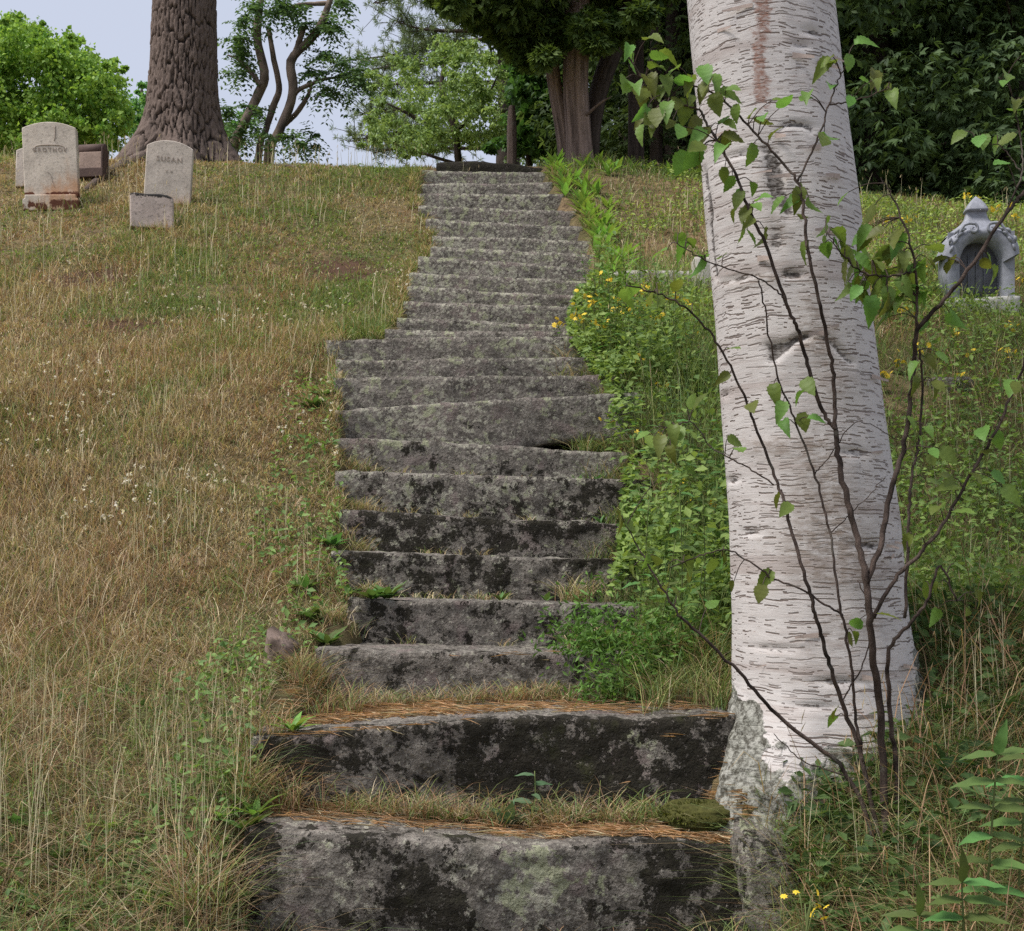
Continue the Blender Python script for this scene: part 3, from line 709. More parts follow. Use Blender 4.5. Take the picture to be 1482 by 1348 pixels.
locust('dark slender stem with a broken top, middle of the three crooked trees', [([(374, 232, .3), (384, 190, .3), (397, 150, .3), (404, 128, .3), (396, 85, .3), (389, 42, .3)], [.066, .06, .056, .054, .05, .04])],
       [(400, 195, 34, 9), (372, 165, 16, 14)], 18)
locust('forked crooked tree leaning right, closest to the stairs', [([(388, 235, 0), (402, 195, 0), (420, 150, 0), (424, 120, 0), (421, 88, 0), (445, 62, 0), (463, 38, 0), (476, 5, 0), (492, -50, 0)], [.10, .088, .08, .08, .078, .068, .064, .056, .04]), ([(424, 86, 0), (433, 60, 0), (441, 36, 0)], [.055, .05, .045]),
       ([(406, 185, .2), (428, 165, .2), (445, 140, .2), (452, 122, .2)], [.05, .045, .035, .02]), ([(424, 138, 0), (436, 128, 0), (470, 115, 0), (505, 110, .2)], [.05, .04, .025, .01]), ([(476, 5, 0), (430, 8, 0), (415, 20, 0)], [.04, .03, .01])],
       [(432, 18, 24, 16), (415, 12, 18, 12), (468, 34, 30, 8), (480, 42, 16, 8), (465, 82, 26, 10), (460, 105, 28, 14), (490, 98, 26, 14), (515, 105, 18, 16), (520, 125, 12, 12), (475, 135, 18, 10), (435, 195, 26, 10), (445, 210, 18, 6), (490, 5, 14, 8)])

def white_pine():
    d = 24; b = W(735, 240, d); t_ = empty('white_pine', (b[0], d, 4.8+CR), 'feathery grey-green pine reaching left above the head of the stairs', 'tree')
    trunk_tube([W(735, 330, d), W(735, 100, d), W(735, -100, d)], [.25, .2, .15], t_, M_darkbark)
    br = [[(735, 20), (660, 5), (600, -5), (540, 5)], [(735, 40), (670, 45), (610, 42), (570, 30)], [(735, 55), (650, 62), (580, 78), (505, 88)], [(735, 80), (650, 90), (590, 92), (540, 100)], [(735, 120), (640, 120), (570, 122), (530, 128)],
          [(735, 160), (640, 165), (560, 160), (530, 165)], [(735, 200), (630, 190), (560, 195), (505, 205)], [(735, 215), (650, 215), (580, 215), (540, 222)], [(735, -10), (650, -20), (560, -25)], [(735, 100), (680, 75), (620, 70), (590, 60)], [(735, 190), (640, 205), (585, 180), (545, 178)]]
    P, A, C, parts = [], [], [], []
    for k, b_ in enumerate(br):
        dd = d+rng.normal()*.8; pts = catmull([W(x, y, dd+.3*q) for q, (x, y) in enumerate(b_)], 22); parts.append(tube(pts, [.045, .03, .01], 6))
        for q in range(5, 22):
            for tw in range(4):
                e = pts[q]+np.array([rng.normal()*.28, rng.normal()*.4, rng.normal()*.13+.05]); parts.append(tube(np.array([pts[q], e]), [.009, .005], 4, cap=False))
                for tf in range(2):
                    c = pts[q]+(e-pts[q])*(.5+.5*tf); k_ = 22; P.append(c+rsph(k_)*.02); A.append(rsph(k_)+unit(e-pts[q])*.6)
                    C.append(np.array([.17, .24, .13])*(1+.5*rng.random((k_, 1)))*(np.ones(3)+np.array([.25, .1, 0])*rng.random()))
    v, f = join(parts); obj('branches', v, f, M_darkbark, t_, fl={'plate': np.full(len(v), .6)})
    P, A, C = map(np.concatenate, (P, A, C)); A = unit(A)
    v, f, c = leaves(P+A*.06, A, rsph(len(P)), .12, .011, C); obj('crown', v, f, M_needle, t_, smooth=False, cols=c)
white_pine()

def light_tree():
    d = 19; b = W(660, 240, d); t_ = empty('broadleaf_tree', (b[0], d, 4.9+CR), 'light green airy tree straight above the head of the stairs', 'tree')
    for pts, r in (([(668, 330), (660, 200), (640, 130), (645, 80)], [.07, .05, .04, .02]), ([(662, 210), (600, 170), (560, 150)], [.035, .03, .01]), ([(660, 190), (700, 150), (720, 110)], [.035, .03, .01]), ([(668, 240), (590, 215), (545, 200)], [.03, .02, .01])):
        trunk_tube([W(x, y, d) for x, y in pts], r, t_, M_darkbark, n=8)
    cs, rs = px_clumps([(560, 190, 34, 30), (605, 140, 40, 32), (650, 112, 44, 26), (700, 115, 34, 30), (660, 165, 60, 36), (615, 200, 46, 26), (560, 145, 22, 20), (715, 170, 30, 45), (690, 205, 40, 20), (610, 222, 30, 10), (640, 85, 20, 12), (735, 110, 18, 25), (590, 215, 50, 16), (545, 175, 20, 18), (680, 140, 50, 30), (640, 195, 50, 25), (600, 95, 40, 20), (650, 70, 45, 22), (700, 80, 35, 25), (545, 120, 25, 18), (530, 205, 22, 14)], d, 1.6, 11, .42)
    add_crown(t_, cs, rs, 75, .062, .55, (.15, .25, .075), (.34, .46, .17), shell=.0, droop=.4, flat=.5)
light_tree()
def dark_shrub():
    d = 17; b = W(770, 240, d); t_ = empty('broadleaf_shrub', (b[0], d, 4.9+CR), 'dark green leafy bush behind the multi-stemmed cedar', 'shrub')
    trunk_tube([W(770, 330, d), W(765, 200, d), W(775, 100, d)], [.06, .04, .02], t_, M_darkbark, n=8)
    cs, rs = px_clumps([(770, 130, 34, 50), (760, 195, 40, 36), (790, 80, 40, 40), (800, 200, 40, 40), (730, 215, 30, 16), (750, 90, 24, 24), (820, 150, 40, 50)], d, .9, 14, .36)
    add_crown(t_, cs, rs, 75, .105, .75, (.03, .085, .02), (.10, .21, .055), shell=.3)
dark_shrub()

def sprays(cs, rs, per, L, c1, c2, fan=5, clip=None, droop=.5):
    P, A, N, C = [], [], [], []
    for c, r in zip(cs, rs):
        k = int(per); d = rsph(k); p = np.array(c)+d*np.array(r)*(.45+.55*rng.random((k, 1)))
        out = unit(d*np.array([1, 1, .4])+rsph(k)*.5+np.array([0, 0, -droop])); nr = unit(rsph(k)*.6+np.array([0, 0, .5])+d*.6); s = unit(np.cross(nr, out))
        f = rng.random((k, 1))*.8+.2*rng.random(); cc = (np.array(c1)*(1-f)+np.array(c2)*f)
        for a in np.linspace(-1, 1, fan):
            a = a*.9+.25*rng.normal(size=(k, 1)); ax = out*np.cos(a)+s*np.sin(a); P.append(p+ax*L*.5); A.append(ax); N.append(nr+rsph(k)*.15); C.append(cc*(1+.08*rng.normal(size=(k, 1))))
    P, A, N, C = map(np.concatenate, (P, A, N, C))
    if clip is not None:
        m = clip(P); P, A, N, C = P[m], A[m], N[m], C[m]
    L = L*(.45+.9*rng.random(len(P)))
    return leaves(P, A, N, L, L*(.24+.2*rng.random(len(P))), C, .05)

def bark_cyl(pts, rad, t_, mat, name, n=64, seg=90, groove=.06, sd=3):
    """trunk with stringy lengthwise ridges"""
    pts = catmull(pts, seg); v, f = tube(pts, rad, n, 0, 0)
    k = seg*n; th = np.tile(np.arange(n)/n*6.283, seg); z = np.repeat(pts[:, 2], n); c = np.repeat(pts, n, 0)
    g = fbm(np.stack([np.cos(th)*7, np.sin(th)*7, z*1.3], -1), 4, sd, .65); v[:k] = c+(v[:k]-c)*(1+groove*g+.06*np.cos(3*th+z))[:, None]
    return obj(name, v, f, mat, t_, fl={'plate': np.r_[.5+.6*g, .5, .5]})
CD = 13.4
def cedar():
    b = W(840, 240, CD); base = np.array([b[0], CD, gz(b[0], CD)])
    t_ = empty('cedar_tree', base, 'multi-stemmed cedar with pale stringy bark right of the top step', 'tree')
    z0 = base[2]-.1
    bark_cyl([(b[0]+.0, CD-.1, z0), W(838, 200, CD-.1), W(834, 120, CD-.1), W(836, 40, CD-.1), W(836, -60, CD)], [.165, .14, .135, .135, .125], t_, M_cedarbark, 'trunk')
    bark_cyl([(b[0]-.13, CD+.05, z0), W(816, 200, CD), W(803, 120, CD), W(797, 60, CD), W(790, -40, CD)], [.085, .08, .075, .075, .07], t_, M_cedarbark, 'trunk', 48)
    bark_cyl([(b[0]+.12, CD+.12, z0), W(856, 200, CD+.1), W(868, 130, CD+.15), W(893, 60, CD+.2), W(912, 0, CD+.2), W(925, -70, CD+.3)], [.10, .10, .10, .105, .105, .09], t_, M_darkbark, 'trunk', 30)
    trunk_tube([W(845, 170, CD-.2), W(868, 150, CD-.3), W(885, 140, CD-.35)], [.02, .014, .006], t_, M_cedarbark, 'branch', 6)
    cs, rs = [], []
    for _ in range(210):
        q = rsph(1)[0]*rng.random()**.33; c = np.array([.45, CD, 9.0])+q*np.array([1.65, 1.4, 2.7]); cs.append(c); rs.append((.32, .32, .26))
    for (x, y, a) in ((655, 5, 22), (690, 20, 26), (725, 40, 26), (750, 62, 26), (768, 84, 22), (640, -8, 20), (700, 0, 30), (740, 15, 30), (780, 40, 30), (790, 85, 16), (820, 45, 24), (850, 40, 26), (880, 50, 22), (905, 40, 22), (835, 60, 18), (862, 68, 14), (930, 20, 20)):
        for _ in range(2):
            cs.append(W(x, y, CD-.5+rng.normal()*.35)); s = a/F*CD; rs.append((s, s, s*.8))
    def clip(P):
        px = 741+P[:, 0]/P[:, 1]*F; py = HY-(P[:, 2]-EYE)/P[:, 1]*F
        lim = np.interp(px, [560, 620, 680, 760, 790, 830, 880, 930, 960], [-20, 5, 50, 105, 100, 72, 78, 60, 30])
        return py < lim+8*fbm(P*6, 2, 9)
    v, f, c = sprays(cs, rs, 110, .10, (.03, .065, .018), (.15, .22, .05), 5, clip)
    obj('crown', v, f, M_leaf, t_, smooth=False, cols=c)
cedar()

# dark evergreens that close the view on the right
def evergreen_proto(seed, H=8.5, rad=2.0, c1=(.03, .06, .024), c2=(.115, .185, .065)):
    cs, rs = [], []
    for _ in range(250):
        h = rng.random()**.9*H+.25; a = rng.random()*6.283; r_ = rad*(1-.45*h/H)*(.35+.65*rng.random()**.5); cs.append((math.cos(a)*r_, math.sin(a)*r_, h)); s = .30+.25*rng.random(); rs.append((s, s, s*.7))
    v, f, c = sprays(cs, rs, 62, .105, c1, c2, 4, None, .7)
    bv, bf = tube(catmull([(0, 0, -.3), (.05, .03, H*.4), (0, 0, H*.97)], 14), [.2, .14, .03], 10, .2)
    br = []
    for k in range(26):
        a = k*2.4; h = .5+k*.28; br.append(tube(np.array([(0, 0, h), (math.cos(a)*1.5, math.sin(a)*1.5, h-.1)]), [.035, .01], 5, cap=False))
    bv, bf = join([(bv, bf)]+br)
    return mesh('evergreen_crown', v, f, M_leaf, False, c), mesh('evergreen_trunk', bv, bf, M_darkbark, True, None, {'plate': np.full(len(bv), .4)})
EV = [evergreen_proto(1), evergreen_proto(2, 8.0, 1.8, (.038, .075, .026), (.16, .24, .075))]
spots = [(905, 18.5, 0, 'dark evergreen seen between the cedar stems and the birch'), (985, 16.6, 1, 'dark evergreen directly left of the birch trunk'), (1065, 17.5, 0, 'dark evergreen hidden mostly behind the birch trunk'), (1165, 16.0, 1, 'dark evergreen emerging from the right side of the birch trunk'),
         (1265, 15.2, 0, 'dense dark evergreen first right of the birch, above the green bank'), (1368, 15.8, 1, 'dense dark evergreen straight above the grey niche monument'), (1470, 15.0, 0, 'dense dark evergreen at the right edge of the view'), (1570, 15.5, 1, 'dark evergreen just past the right edge'),
         (860, 22, 1, 'distant dark evergreen behind the cedar'), (1010, 21, 0, 'distant dark evergreen left of the birch in the back row'), (1120, 20.5, 1, 'distant dark evergreen behind the birch in the back row'), (1220, 19.5, 0, 'distant evergreen filling the gap beside the birch in the back row'), (1320, 20, 1, 'distant evergreen in the back row above the bank'), (1420, 19.5, 0, 'distant evergreen in the back row right of the monument'), (1530, 20, 1, 'distant evergreen in the back row at the right edge')]
for k, (px, d, v, lab) in enumerate(spots):
    x = (px-741)/F*d; z = gz(x, d); s = 1.0+.12*math.sin(k*2.1)
    t_ = empty('evergreen_tree', (x, d, z-.1), lab, 'tree', 'dark evergreens along the top of the bank')
    for nm, me in (('crown', EV[v][0]), ('trunk', EV[v][1])):
        o = bpy.data.objects.new(nm, me); col.objects.link(o); o.parent = t_
    t_.rotation_euler[2] = k*1.7; t_.scale = (s, s, s)
# slender dark trunks showing in the gap left of the birch
for px, d, r, lab in ((919, 14.8, .105, 'slim dark trunk between the cedar and the birch'), (948, 15.6, .09, 'thinner dark trunk close to the left edge of the birch')):
    x = (px-741)/F*d; z = gz(x, d); t_ = empty('dark_tree', (x, d, z), lab, 'tree')
    bark_cyl([(x, d, z-.1), (x+.02, d, z+1.5), (x-.03, d, z+5.5)], [r, r*.9, r*.5], t_, M_darkbark, 'trunk', 24, 40)
    v, f, c = sprays([(x+rng.normal()*.4, d+rng.normal()*.4, z+3.6+rng.random()*2) for _ in range(20)], [(.4, .4, .3)]*20, 40, .15, (.02, .045, .015), (.06, .11, .03)); obj('crown', v, f, M_leaf, t_, smooth=False, cols=c)

x = (741-741)/F*15; p = W(741, 225, 14.6)
post = empty('wooden_post', (p[0], 14.6, gz(p[0], 14.6)), 'weathered grey wooden post in front of the bushes at the stairhead', 'post')
bark_cyl([(p[0], 14.6, 4.8+CR), W(741, 190, 14.6), W(741, 154, 14.6)], [.06, .058, .035], post, M_post, 'shaft', 20, 30, .15)

# ------------------------------------------------------------------ gravestones
def poly_slab(outline, y0, y1):
    """outline (x, z) extruded from y0 to y1"""
    n = len(outline); o = np.array(outline, float)
    V = np.vstack([np.c_[o[:, 0], np.full(n, y0), o[:, 1]], np.c_[o[:, 0], np.full(n, y1), o[:, 1]]])
    i = np.arange(n); k = (i+1) % n
    return V, np.stack([i, k, k+n, i+n], -1), [list(range(n))[::-1], list(range(n, 2*n))]
def slab_obj(name, outline, y0, y1, mat, parent, bevel=.006, loc=(0, 0, 0)):
    V, Q, caps = poly_slab(outline, y0, y1); me = bpy.data.meshes.new(name)
    me.from_pydata([tuple(v) for v in V], [], [tuple(int(x) for x in q[::-1]) for q in Q]+[c[::-1] for c in caps]); me.materials.append(mat); me.update()
    import bmesh
    bm = bmesh.new(); bm.from_mesh(me); bmesh.ops.recalc_face_normals(bm, faces=bm.faces); bm.to_mesh(me); bm.free()
    o = bpy.data.objects.new(name, me); col.objects.link(o); o.parent = parent; o.location = loc
    md = o.modifiers.new('bevel', 'BEVEL'); md.width = bevel; md.segments = 2; md.limit_method = 'ANGLE'; md.angle_limit = R(40)
    return o
def arch_outline(w, h, rise, n=14, z0=0.0):
    a = [(-w/2, z0)]; rad = (w*w/4+rise*rise)/(2*rise); am = math.asin(w/2/rad)
    a += [(-rad*math.sin(-t), h-rad+rad*math.cos(t)) for t in np.linspace(am, -am, n)] if False else [(rad*math.sin(t), h-rad+rad*math.cos(t)) for t in np.linspace(-am, am, n)]
    return a+[(w/2, z0)]
def letters(txt, size, parent, x, z, y, mat, bend=None):
    cu = bpy.data.curves.new('lettering', 'FONT'); cu.body = txt; cu.size = size; cu.align_x = 'CENTER'; cu.extrude = .0015; cu.space_character = 1.25; cu.resolution_u = 2
    tmp = bpy.data.objects.new('lettering_curve', cu); col.objects.link(tmp)
    bpy.context.view_layer.update(); me = bpy.data.meshes.new_from_object(tmp.evaluated_get(bpy.context.evaluated_depsgraph_get()))
    bpy.data.objects.remove(tmp); me.materials.clear(); me.materials.append(mat); me.name = 'lettering'
    o = bpy.data.objects.new('lettering', me); col.objects.link(o); o.parent = parent; o.location = (x, y, z); o.rotation_euler = (R(90), 0, 0)
    return o
def grave(px, py, d, label, rz, ry):
    for dd in np.arange(d-1.2, d+1.6, .02):           # walk uphill to the spot where the stone stands
        if gz((px-741)/F*dd, dd) >= EYE+(HY-py)/F*dd: break
    d = dd; x = (px-741)/F*d; z = gz(x, d)+.02
    g = empty('gravestone', (x, d, z-.03), label, 'gravestone'); g.rotation_euler = (R(-1.5), R(ry), R(rz)); return g
# large rust-stained stone on a plinth
g = grave(77, 300, 11.0, 'tall white marble gravestone with rust stains and rounded top, far left', 8, -2.6)
slab_obj('plinth', [(-.235, -.05), (-.235, .05), (-.215, .06), (-.215, .09), (.215, .09), (.215, .06), (.235, .05), (.235, -.05)], -.10, .10, M_marble_rust, g, .008)
tb = slab_obj('tablet', arch_outline(.455, .66, .055, z0=.0), -.045, .045, M_marble_rust, g, .007, (0, 0, .088))
lp = [(-.125, .40), (-.122, .43), (-.10, .447), (0, .455), (.10, .447), (.122, .43), (.125, .40)]
v, f = tube(catmull([(a, -.046, b) for a, b in lp], 24), [.0045], 5); o = bpy.data.objects.new('panel_moulding', mesh('panel_moulding', v, f, M_engrave)); col.objects.link(o); o.parent = tb
letters('GROTHOY', .052, tb, 0, .395, -.0475, M_engrave)
v, f = tube(catmull([(.05, -.046, .62), (.052, -.046, .57), (.047, -.046, .52), (.04, -.046, .49)], 12), [.006, .004], 5); o = bpy.data.objects.new('crack', mesh('crack', v, f, M_engrave)); col.objects.link(o); o.parent = tb
v, f = tube(catmull([(-.03, -.046, .22), (.0, -.046, .19), (.012, -.046, .13), (.03, -.046, .08)], 12), [.003, .002], 5); o = bpy.data.objects.new('crack', mesh('crack', v, f, M_engrave)); col.objects.link(o); o.parent = tb
# SUSAN
g = grave(242, 297, 10.9, 'pale rounded gravestone carved SUSAN at the foot of the pine', 10, 3.2)
tb = slab_obj('tablet', arch_outline(.395, .565, .06), -.05, .05, M_marble, g, .008)
letters('SUSAN', .062, tb, 0, .375, -.0525, M_engrave); letters('Y Y', .035, tb, 0, .275, -.0525, M_engrave)
# low broken footstone
g = grave(220, 332, 10.3, 'low square footstone with blackened top in front of the SUSAN gravestone', 14, .5)
o = slab_obj('block', [(-.172, 0), (-.178, .28), (-.14, .292), (-.05, .286), (.05, .294), (.12, .288), (.172, .265), (.176, 0)], -.065, .065, M_footstone, g, .012)
# scroll-topped brown stone
g = grave(134, 259, 12.0, 'small brown gravestone with a rolled top and dark right side', -7, 0); g.scale = (.86, .86, .95)
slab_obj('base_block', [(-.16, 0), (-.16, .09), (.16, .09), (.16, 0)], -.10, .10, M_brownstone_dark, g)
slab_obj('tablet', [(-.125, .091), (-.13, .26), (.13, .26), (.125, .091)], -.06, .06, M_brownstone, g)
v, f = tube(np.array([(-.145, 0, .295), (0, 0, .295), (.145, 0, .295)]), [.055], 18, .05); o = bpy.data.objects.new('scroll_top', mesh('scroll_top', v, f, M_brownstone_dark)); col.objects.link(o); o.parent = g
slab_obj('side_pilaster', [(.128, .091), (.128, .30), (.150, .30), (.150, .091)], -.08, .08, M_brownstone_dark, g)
# pale one half hidden behind the large stone
g = grave(42, 272, 11.8, 'weathered grey gravestone mostly hidden behind the rust-stained one', 4, 1)
slab_obj('tablet', arch_outline(.23, .37, .03), -.04, .04, M_marble, g, .01)

# ------------------------------------------------------------------ niche monument
def monument():
    d = 8.25; x = (1412-741)/F*d; z = gz(x, d); u = d/F
    g = empty('niche_monument', (x, d, z), 'bluish grey domed niche monument with carved scrolls and pointed finial', 'monument')
    zc = lambda py: EYE+(HY-py)/F*d-z
    def shell(prof, name, mat, y0=0.0, sq=4.5, n=48, dep=.62):
        th = np.linspace(0, 2*math.pi, n, endpoint=False); c, s = np.cos(th), np.sin(th)
        k = (np.abs(c)**sq+np.abs(s)**sq)**(-1/sq)
        V = np.vstack([np.c_[hw*k*c, y0+hw*k*s*dep, np.full(n, zz)] for zz, hw in prof]); m = len(prof)
        i = np.arange(m-1)[:, None]*n; j = np.arange(n)[None]; q = (j+1) % n
        o = bpy.data.objects.new(name, mesh(name, V, np.stack([i+j, i+q, i+n+q, i+n+j], -1).reshape(-1, 4), mat)); col.objects.link(o); o.parent = g; return o
    # plinth of rough stone
    V, Q = rough_block((-.26, -.19, -.1), (.26, .19, zc(437)), .03, .02, .012, 5); o = bpy.data.objects.new('plinth', mesh('plinth', V, Q, M_plinth)); col.objects.link(o); o.parent = g
    # front with an arched opening: outline ring to arch ring
    hw, aw = 50*u, 32*u; zb, zs, zt_, ztop = zc(437)+.002, zc(388), zc(353), zc(350)
    arch = [(-aw, zb)]+[(-aw, z_) for z_ in np.linspace(zb, zs, 5)[1:]]+[(-aw*math.cos(t), zs+(zt_-zs)*math.sin(t)) for t in np.linspace(0, math.pi, 17)[1:-1]]+[(aw, z_) for z_ in np.linspace(zs, zb, 5)]
    n = len(arch); out = []
    for (a, b) in arch:
        t = min(1, max(0, (b-zs)/(zt_-zs))); out.append((-hw if a < 0 else hw, b) if t < .5 else (max(-hw, min(hw, a*hw/aw*1.5)), ztop+.10))
    out = [(a, min(b if abs(a) >= hw-1e-6 else ztop+.03, ztop+.03)) for a, b in out]
    yF, yB = -.155, -.02
    A = np.array(arch); O = np.array(out)
    V = np.vstack([np.c_[O[:, 0], np.full(n, yF), O[:, 1]], np.c_[A[:, 0], np.full(n, yF), A[:, 1]], np.c_[A[:, 0], np.full(n, yB), A[:, 1]]])
    i = np.arange(n-1); Q = np.vstack([np.stack([i, i+n, i+n+1, i+1], -1), np.stack([i+n, i+2*n, i+2*n+1, i+n+1], -1)])
    o = bpy.data.objects.new('front_arch', mesh('front_arch', V, Q, M_zinc, False)); col.objects.link(o); o.parent = g
    # sides, back, niche floor and back panel
    def box(name, lo, hi, mat):
        v, q = grid_box(lo, hi, 9); o = bpy.data.objects.new(name, mesh(name, v, q, mat, False)); col.objects.link(o); o.parent = g
    box('side_panel', (-hw, yF+.002, zb), (-hw+.03, .155, ztop), M_zinc); box('side_panel', (hw-.03, yF+.002, zb), (hw, .155, ztop), M_zinc)
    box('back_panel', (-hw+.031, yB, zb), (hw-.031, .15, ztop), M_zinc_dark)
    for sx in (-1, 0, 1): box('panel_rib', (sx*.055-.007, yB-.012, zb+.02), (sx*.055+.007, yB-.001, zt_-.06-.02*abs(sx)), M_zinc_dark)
    # bulging dome, neck, cap
    P = [(zc(374), 46), (zc(373), 53.5), (zc(366), 56), (zc(357), 55), (zc(347), 50), (zc(338), 41), (zc(330), 29), (zc(324), 22), (zc(318), 17.5), (zc(310), 15), (zc(307.5), 14.5)]
    # dome behind the arch: keep the front open by building it as a shell set back, plus a front hood that follows the arch
    dome = shell([(a, b*u) for a, b in P if a >= zc(352)], 'dome', M_zinc)
    hood = []
    nA = 22; T = np.linspace(0, math.pi, nA)
    inn = np.c_[-aw*1.0*np.cos(T), zs+(zt_-zs)*np.sin(T)]
    zl = zc(376)
    outp = []
    for t in T:
        ou = np.array([-57*u*math.cos(t)*(1 if abs(math.cos(t)) > .2 else 1), zl+(zc(338)-zl)*math.sin(t)**.75]); outp.append(ou)
    outp = np.array(outp); rings = []
    for s_, y in ((0, -.157), (.12, -.182), (.5, -.198), (.85, -.185), (1, -.155)):
        pq = inn*(1-s_)+outp*s_; rings.append(np.c_[pq[:, 0], np.full(nA, y), pq[:, 1]])
    pq = outp*.985; rings.append(np.c_[outp[:, 0]*.97, np.full(nA, .13), outp[:, 1]-.004])
    V = np.vstack(rings); m = len(rings); i = np.arange(m-1)[:, None]*nA; j = np.arange(nA-1)[None]
    o = bpy.data.objects.new('hood', mesh('hood', V, np.stack([i+j, i+nA+j, i+nA+j+1, i+j+1], -1).reshape(-1, 4), M_zinc)); col.objects.link(o); o.parent = g
    shell([(zc(308), 10*u), (zc(307.4), 17.5*u), (zc(305), 17*u), (zc(297), 12.5*u), (zc(290), 6.5*u), (zc(284.5), .4*u)], 'finial', M_zinc, sq=6, dep=.9)
    # scrolls and leaf relief
    for sg in (-1, 1):
        sp = [(sg*(14*u+math.cos(a)*(11-1.25*a)*u*(1 if True else 1)), -.205+.002*a, zc(341)+math.sin(a)*(11-1.25*a)*u) for a in np.linspace(-.3, 7.2, 40)]
        sp = [(sg*44*u, -.178, zc(366)), (sg*36*u, -.20, zc(350)), (sg*26*u, -.205, zc(335))][::1]+[(sg*(14*u-sg*0+math.cos(a)*(9.5-1.1*a)*u), -.206, zc(341.5)+math.sin(a)*(9.5-1.1*a)*u) for a in np.linspace(1.9, 8.2, 36)]
        v, f = tube(catmull(sp, 80), [.010, .012, .008], 7); o = bpy.data.objects.new('scroll', mesh('scroll', v, f, M_zinc)); col.objects.link(o); o.parent = g
        for k, (ax, ay, L_, an) in enumerate(((46, 369, 11, 1.1), (40, 358, 12, .9), (33, 349, 12, .6), (48, 357, 9, 1.3), (38, 345, 10, .7), (28, 343, 9, .4))):
            c = np.array([sg*ax*u, -.188, zc(ay)]); dirv = np.array([-sg*math.cos(an), -.05, math.sin(an)]); pts = np.array([c-dirv*L_*u*.6, c+[0, -.016, .004], c+dirv*L_*u*.6])
            v, f = tube(catmull(pts, 10), [.002, .011, .009, .002], 7); o = bpy.data.objects.new('leaf_relief', mesh('leaf_relief', v, f, M_zinc)); col.objects.link(o); o.parent = g
    g.rotation_euler[2] = R(-7); g.scale = (.92, .92, 1)
monument()

# ------------------------------------------------------------------ other stones and wood
def low_slab(px0, px1, py, d, hgt, depth, mat, name, label, cat, sd):
    a = W(px0, py, d); b = W(px1, py, d); V, Q = rough_block((a[0], d, a[2]-hgt), (b[0], d+depth, a[2]), .035, .02, .01, sd)
    tag(obj(name, V, Q, mat, None, ((a[0]+b[0])/2, d, a[2]-hgt), fl={'moss': V[:, 0]*0+.2, 'lichen': V[:, 0]*0+.3}), label, cat)
low_slab(885, 1010, 391, 9.15, .22, .3, M_paleslab, 'stone_slab', 'pale stone slab in the weeds left of the birch', 'slab', 31)
low_slab(1004, 1045, 372, 9.05, .40, .16, M_paleslab, 'standing_stone', 'pale upright stone half hidden by the birch\'s left edge', 'stone', 32)
low_slab(1350, 1412, 545, 7.0, .12, .25, M_stone, 'flat_stone', 'small dark flat stone in the grass below the monument', 'stone', 33)

def stump():
    p = W(408, 1000, 4.62); z = gz(p[0], 4.62)-.045
    n, m = 28, 14; th = np.linspace(0, 6.283, n, endpoint=False); V = []
    top = .13+.035*np.cos(th-2.6)+.008*vnoise(np.c_[np.cos(th)*3, np.sin(th)*3, th*0], 4)
    for k in range(m):
        t = k/(m-1); r_ = (.088-.030*t**.6)*(1+.12*vnoise(np.c_[np.cos(th)*3, np.sin(th)*3, th*0+t*.6], 2)); V.append(np.c_[p[0]+r_*np.cos(th), 4.62+r_*np.sin(th), z-.04+(top+.04)*t])
    V.append(np.array([[p[0], 4.62, z+.125]])); V = np.vstack(V); i = np.arange(m-1)[:, None]*n; j = np.arange(n)[None]; k = (j+1) % n
    T = np.stack([(m-1)*n+np.arange(n), (m-1)*n+(np.arange(n)+1) % n, np.full(n, m*n)], -1)
    tag(obj('tree_stump', V, [np.stack([i+j, i+k, i+n+k, i+n+j], -1).reshape(-1, 4), T], M_post, None, (p[0], 4.62, z), fl={'plate': .5+.5*vnoise(V*30, 3)}), 'small weathered grey stump left of the second step', 'stump')
stump()

# ------------------------------------------------------------------ grass
TR = [(bx[0], BD, .34), (W(264, 250, PDIST)[0], PDIST, .5), (W(840, 240, CD)[0], CD, .3)]
def scatter(n, d0, d1, side=None, pw=1.0, xpad=.6):
    u = rng.random(n); d = np.exp(np.log(d0)+(np.log(d1)-np.log(d0))*u); x = (rng.random(n)*2-1)*(.415*d+xpad)
    if side == 'L': x = np.minimum(x, np.interp(d, SD, SXL)+.25)-0*x; x = (-(.415*d+xpad))+rng.random(n)*((np.interp(d, SD, SXL)+.05)+(.415*d+xpad))
    if side == 'R': xr = np.interp(d, SD, SXR)-.05; x = xr+rng.random(n)*((.415*d+xpad)-xr)
    return x, d
def keep(x, y, m=0.0):
    k = ~in_stairs(x, y, m)
    bare = np.exp(-((x+1.35)/.30)**2-((y-9.75)/.30)**2)+.8*np.exp(-((x+2.6)/.5)**2-((y-8.3)/.25)**2)+.9*np.exp(-((x+3.2)/.45)**2-((y-9.3)/.22)**2)+.8*np.exp(-((x+2.2)/.35)**2-((y-9.1)/.18)**2); k &= rng.random(len(x)) > .93*bare
    k &= ~((y < 3.75) & (y > 3.0) & (x > -.74) & (x < .74))
    for a, b, r_ in TR: k &= np.hypot(x-a, y-b) > r_
    return k
STRAW = np.array([[.48, .385, .25], [.40, .305, .19], [.60, .51, .36], [.36, .235, .15], [.46, .385, .235], [.24, .165, .11], [.52, .44, .29]])
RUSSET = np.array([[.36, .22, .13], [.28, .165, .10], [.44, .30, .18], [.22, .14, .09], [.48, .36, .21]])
GREEN = np.array([[.21, .26, .085], [.15, .22, .065], [.28, .31, .12], [.17, .26, .11]])
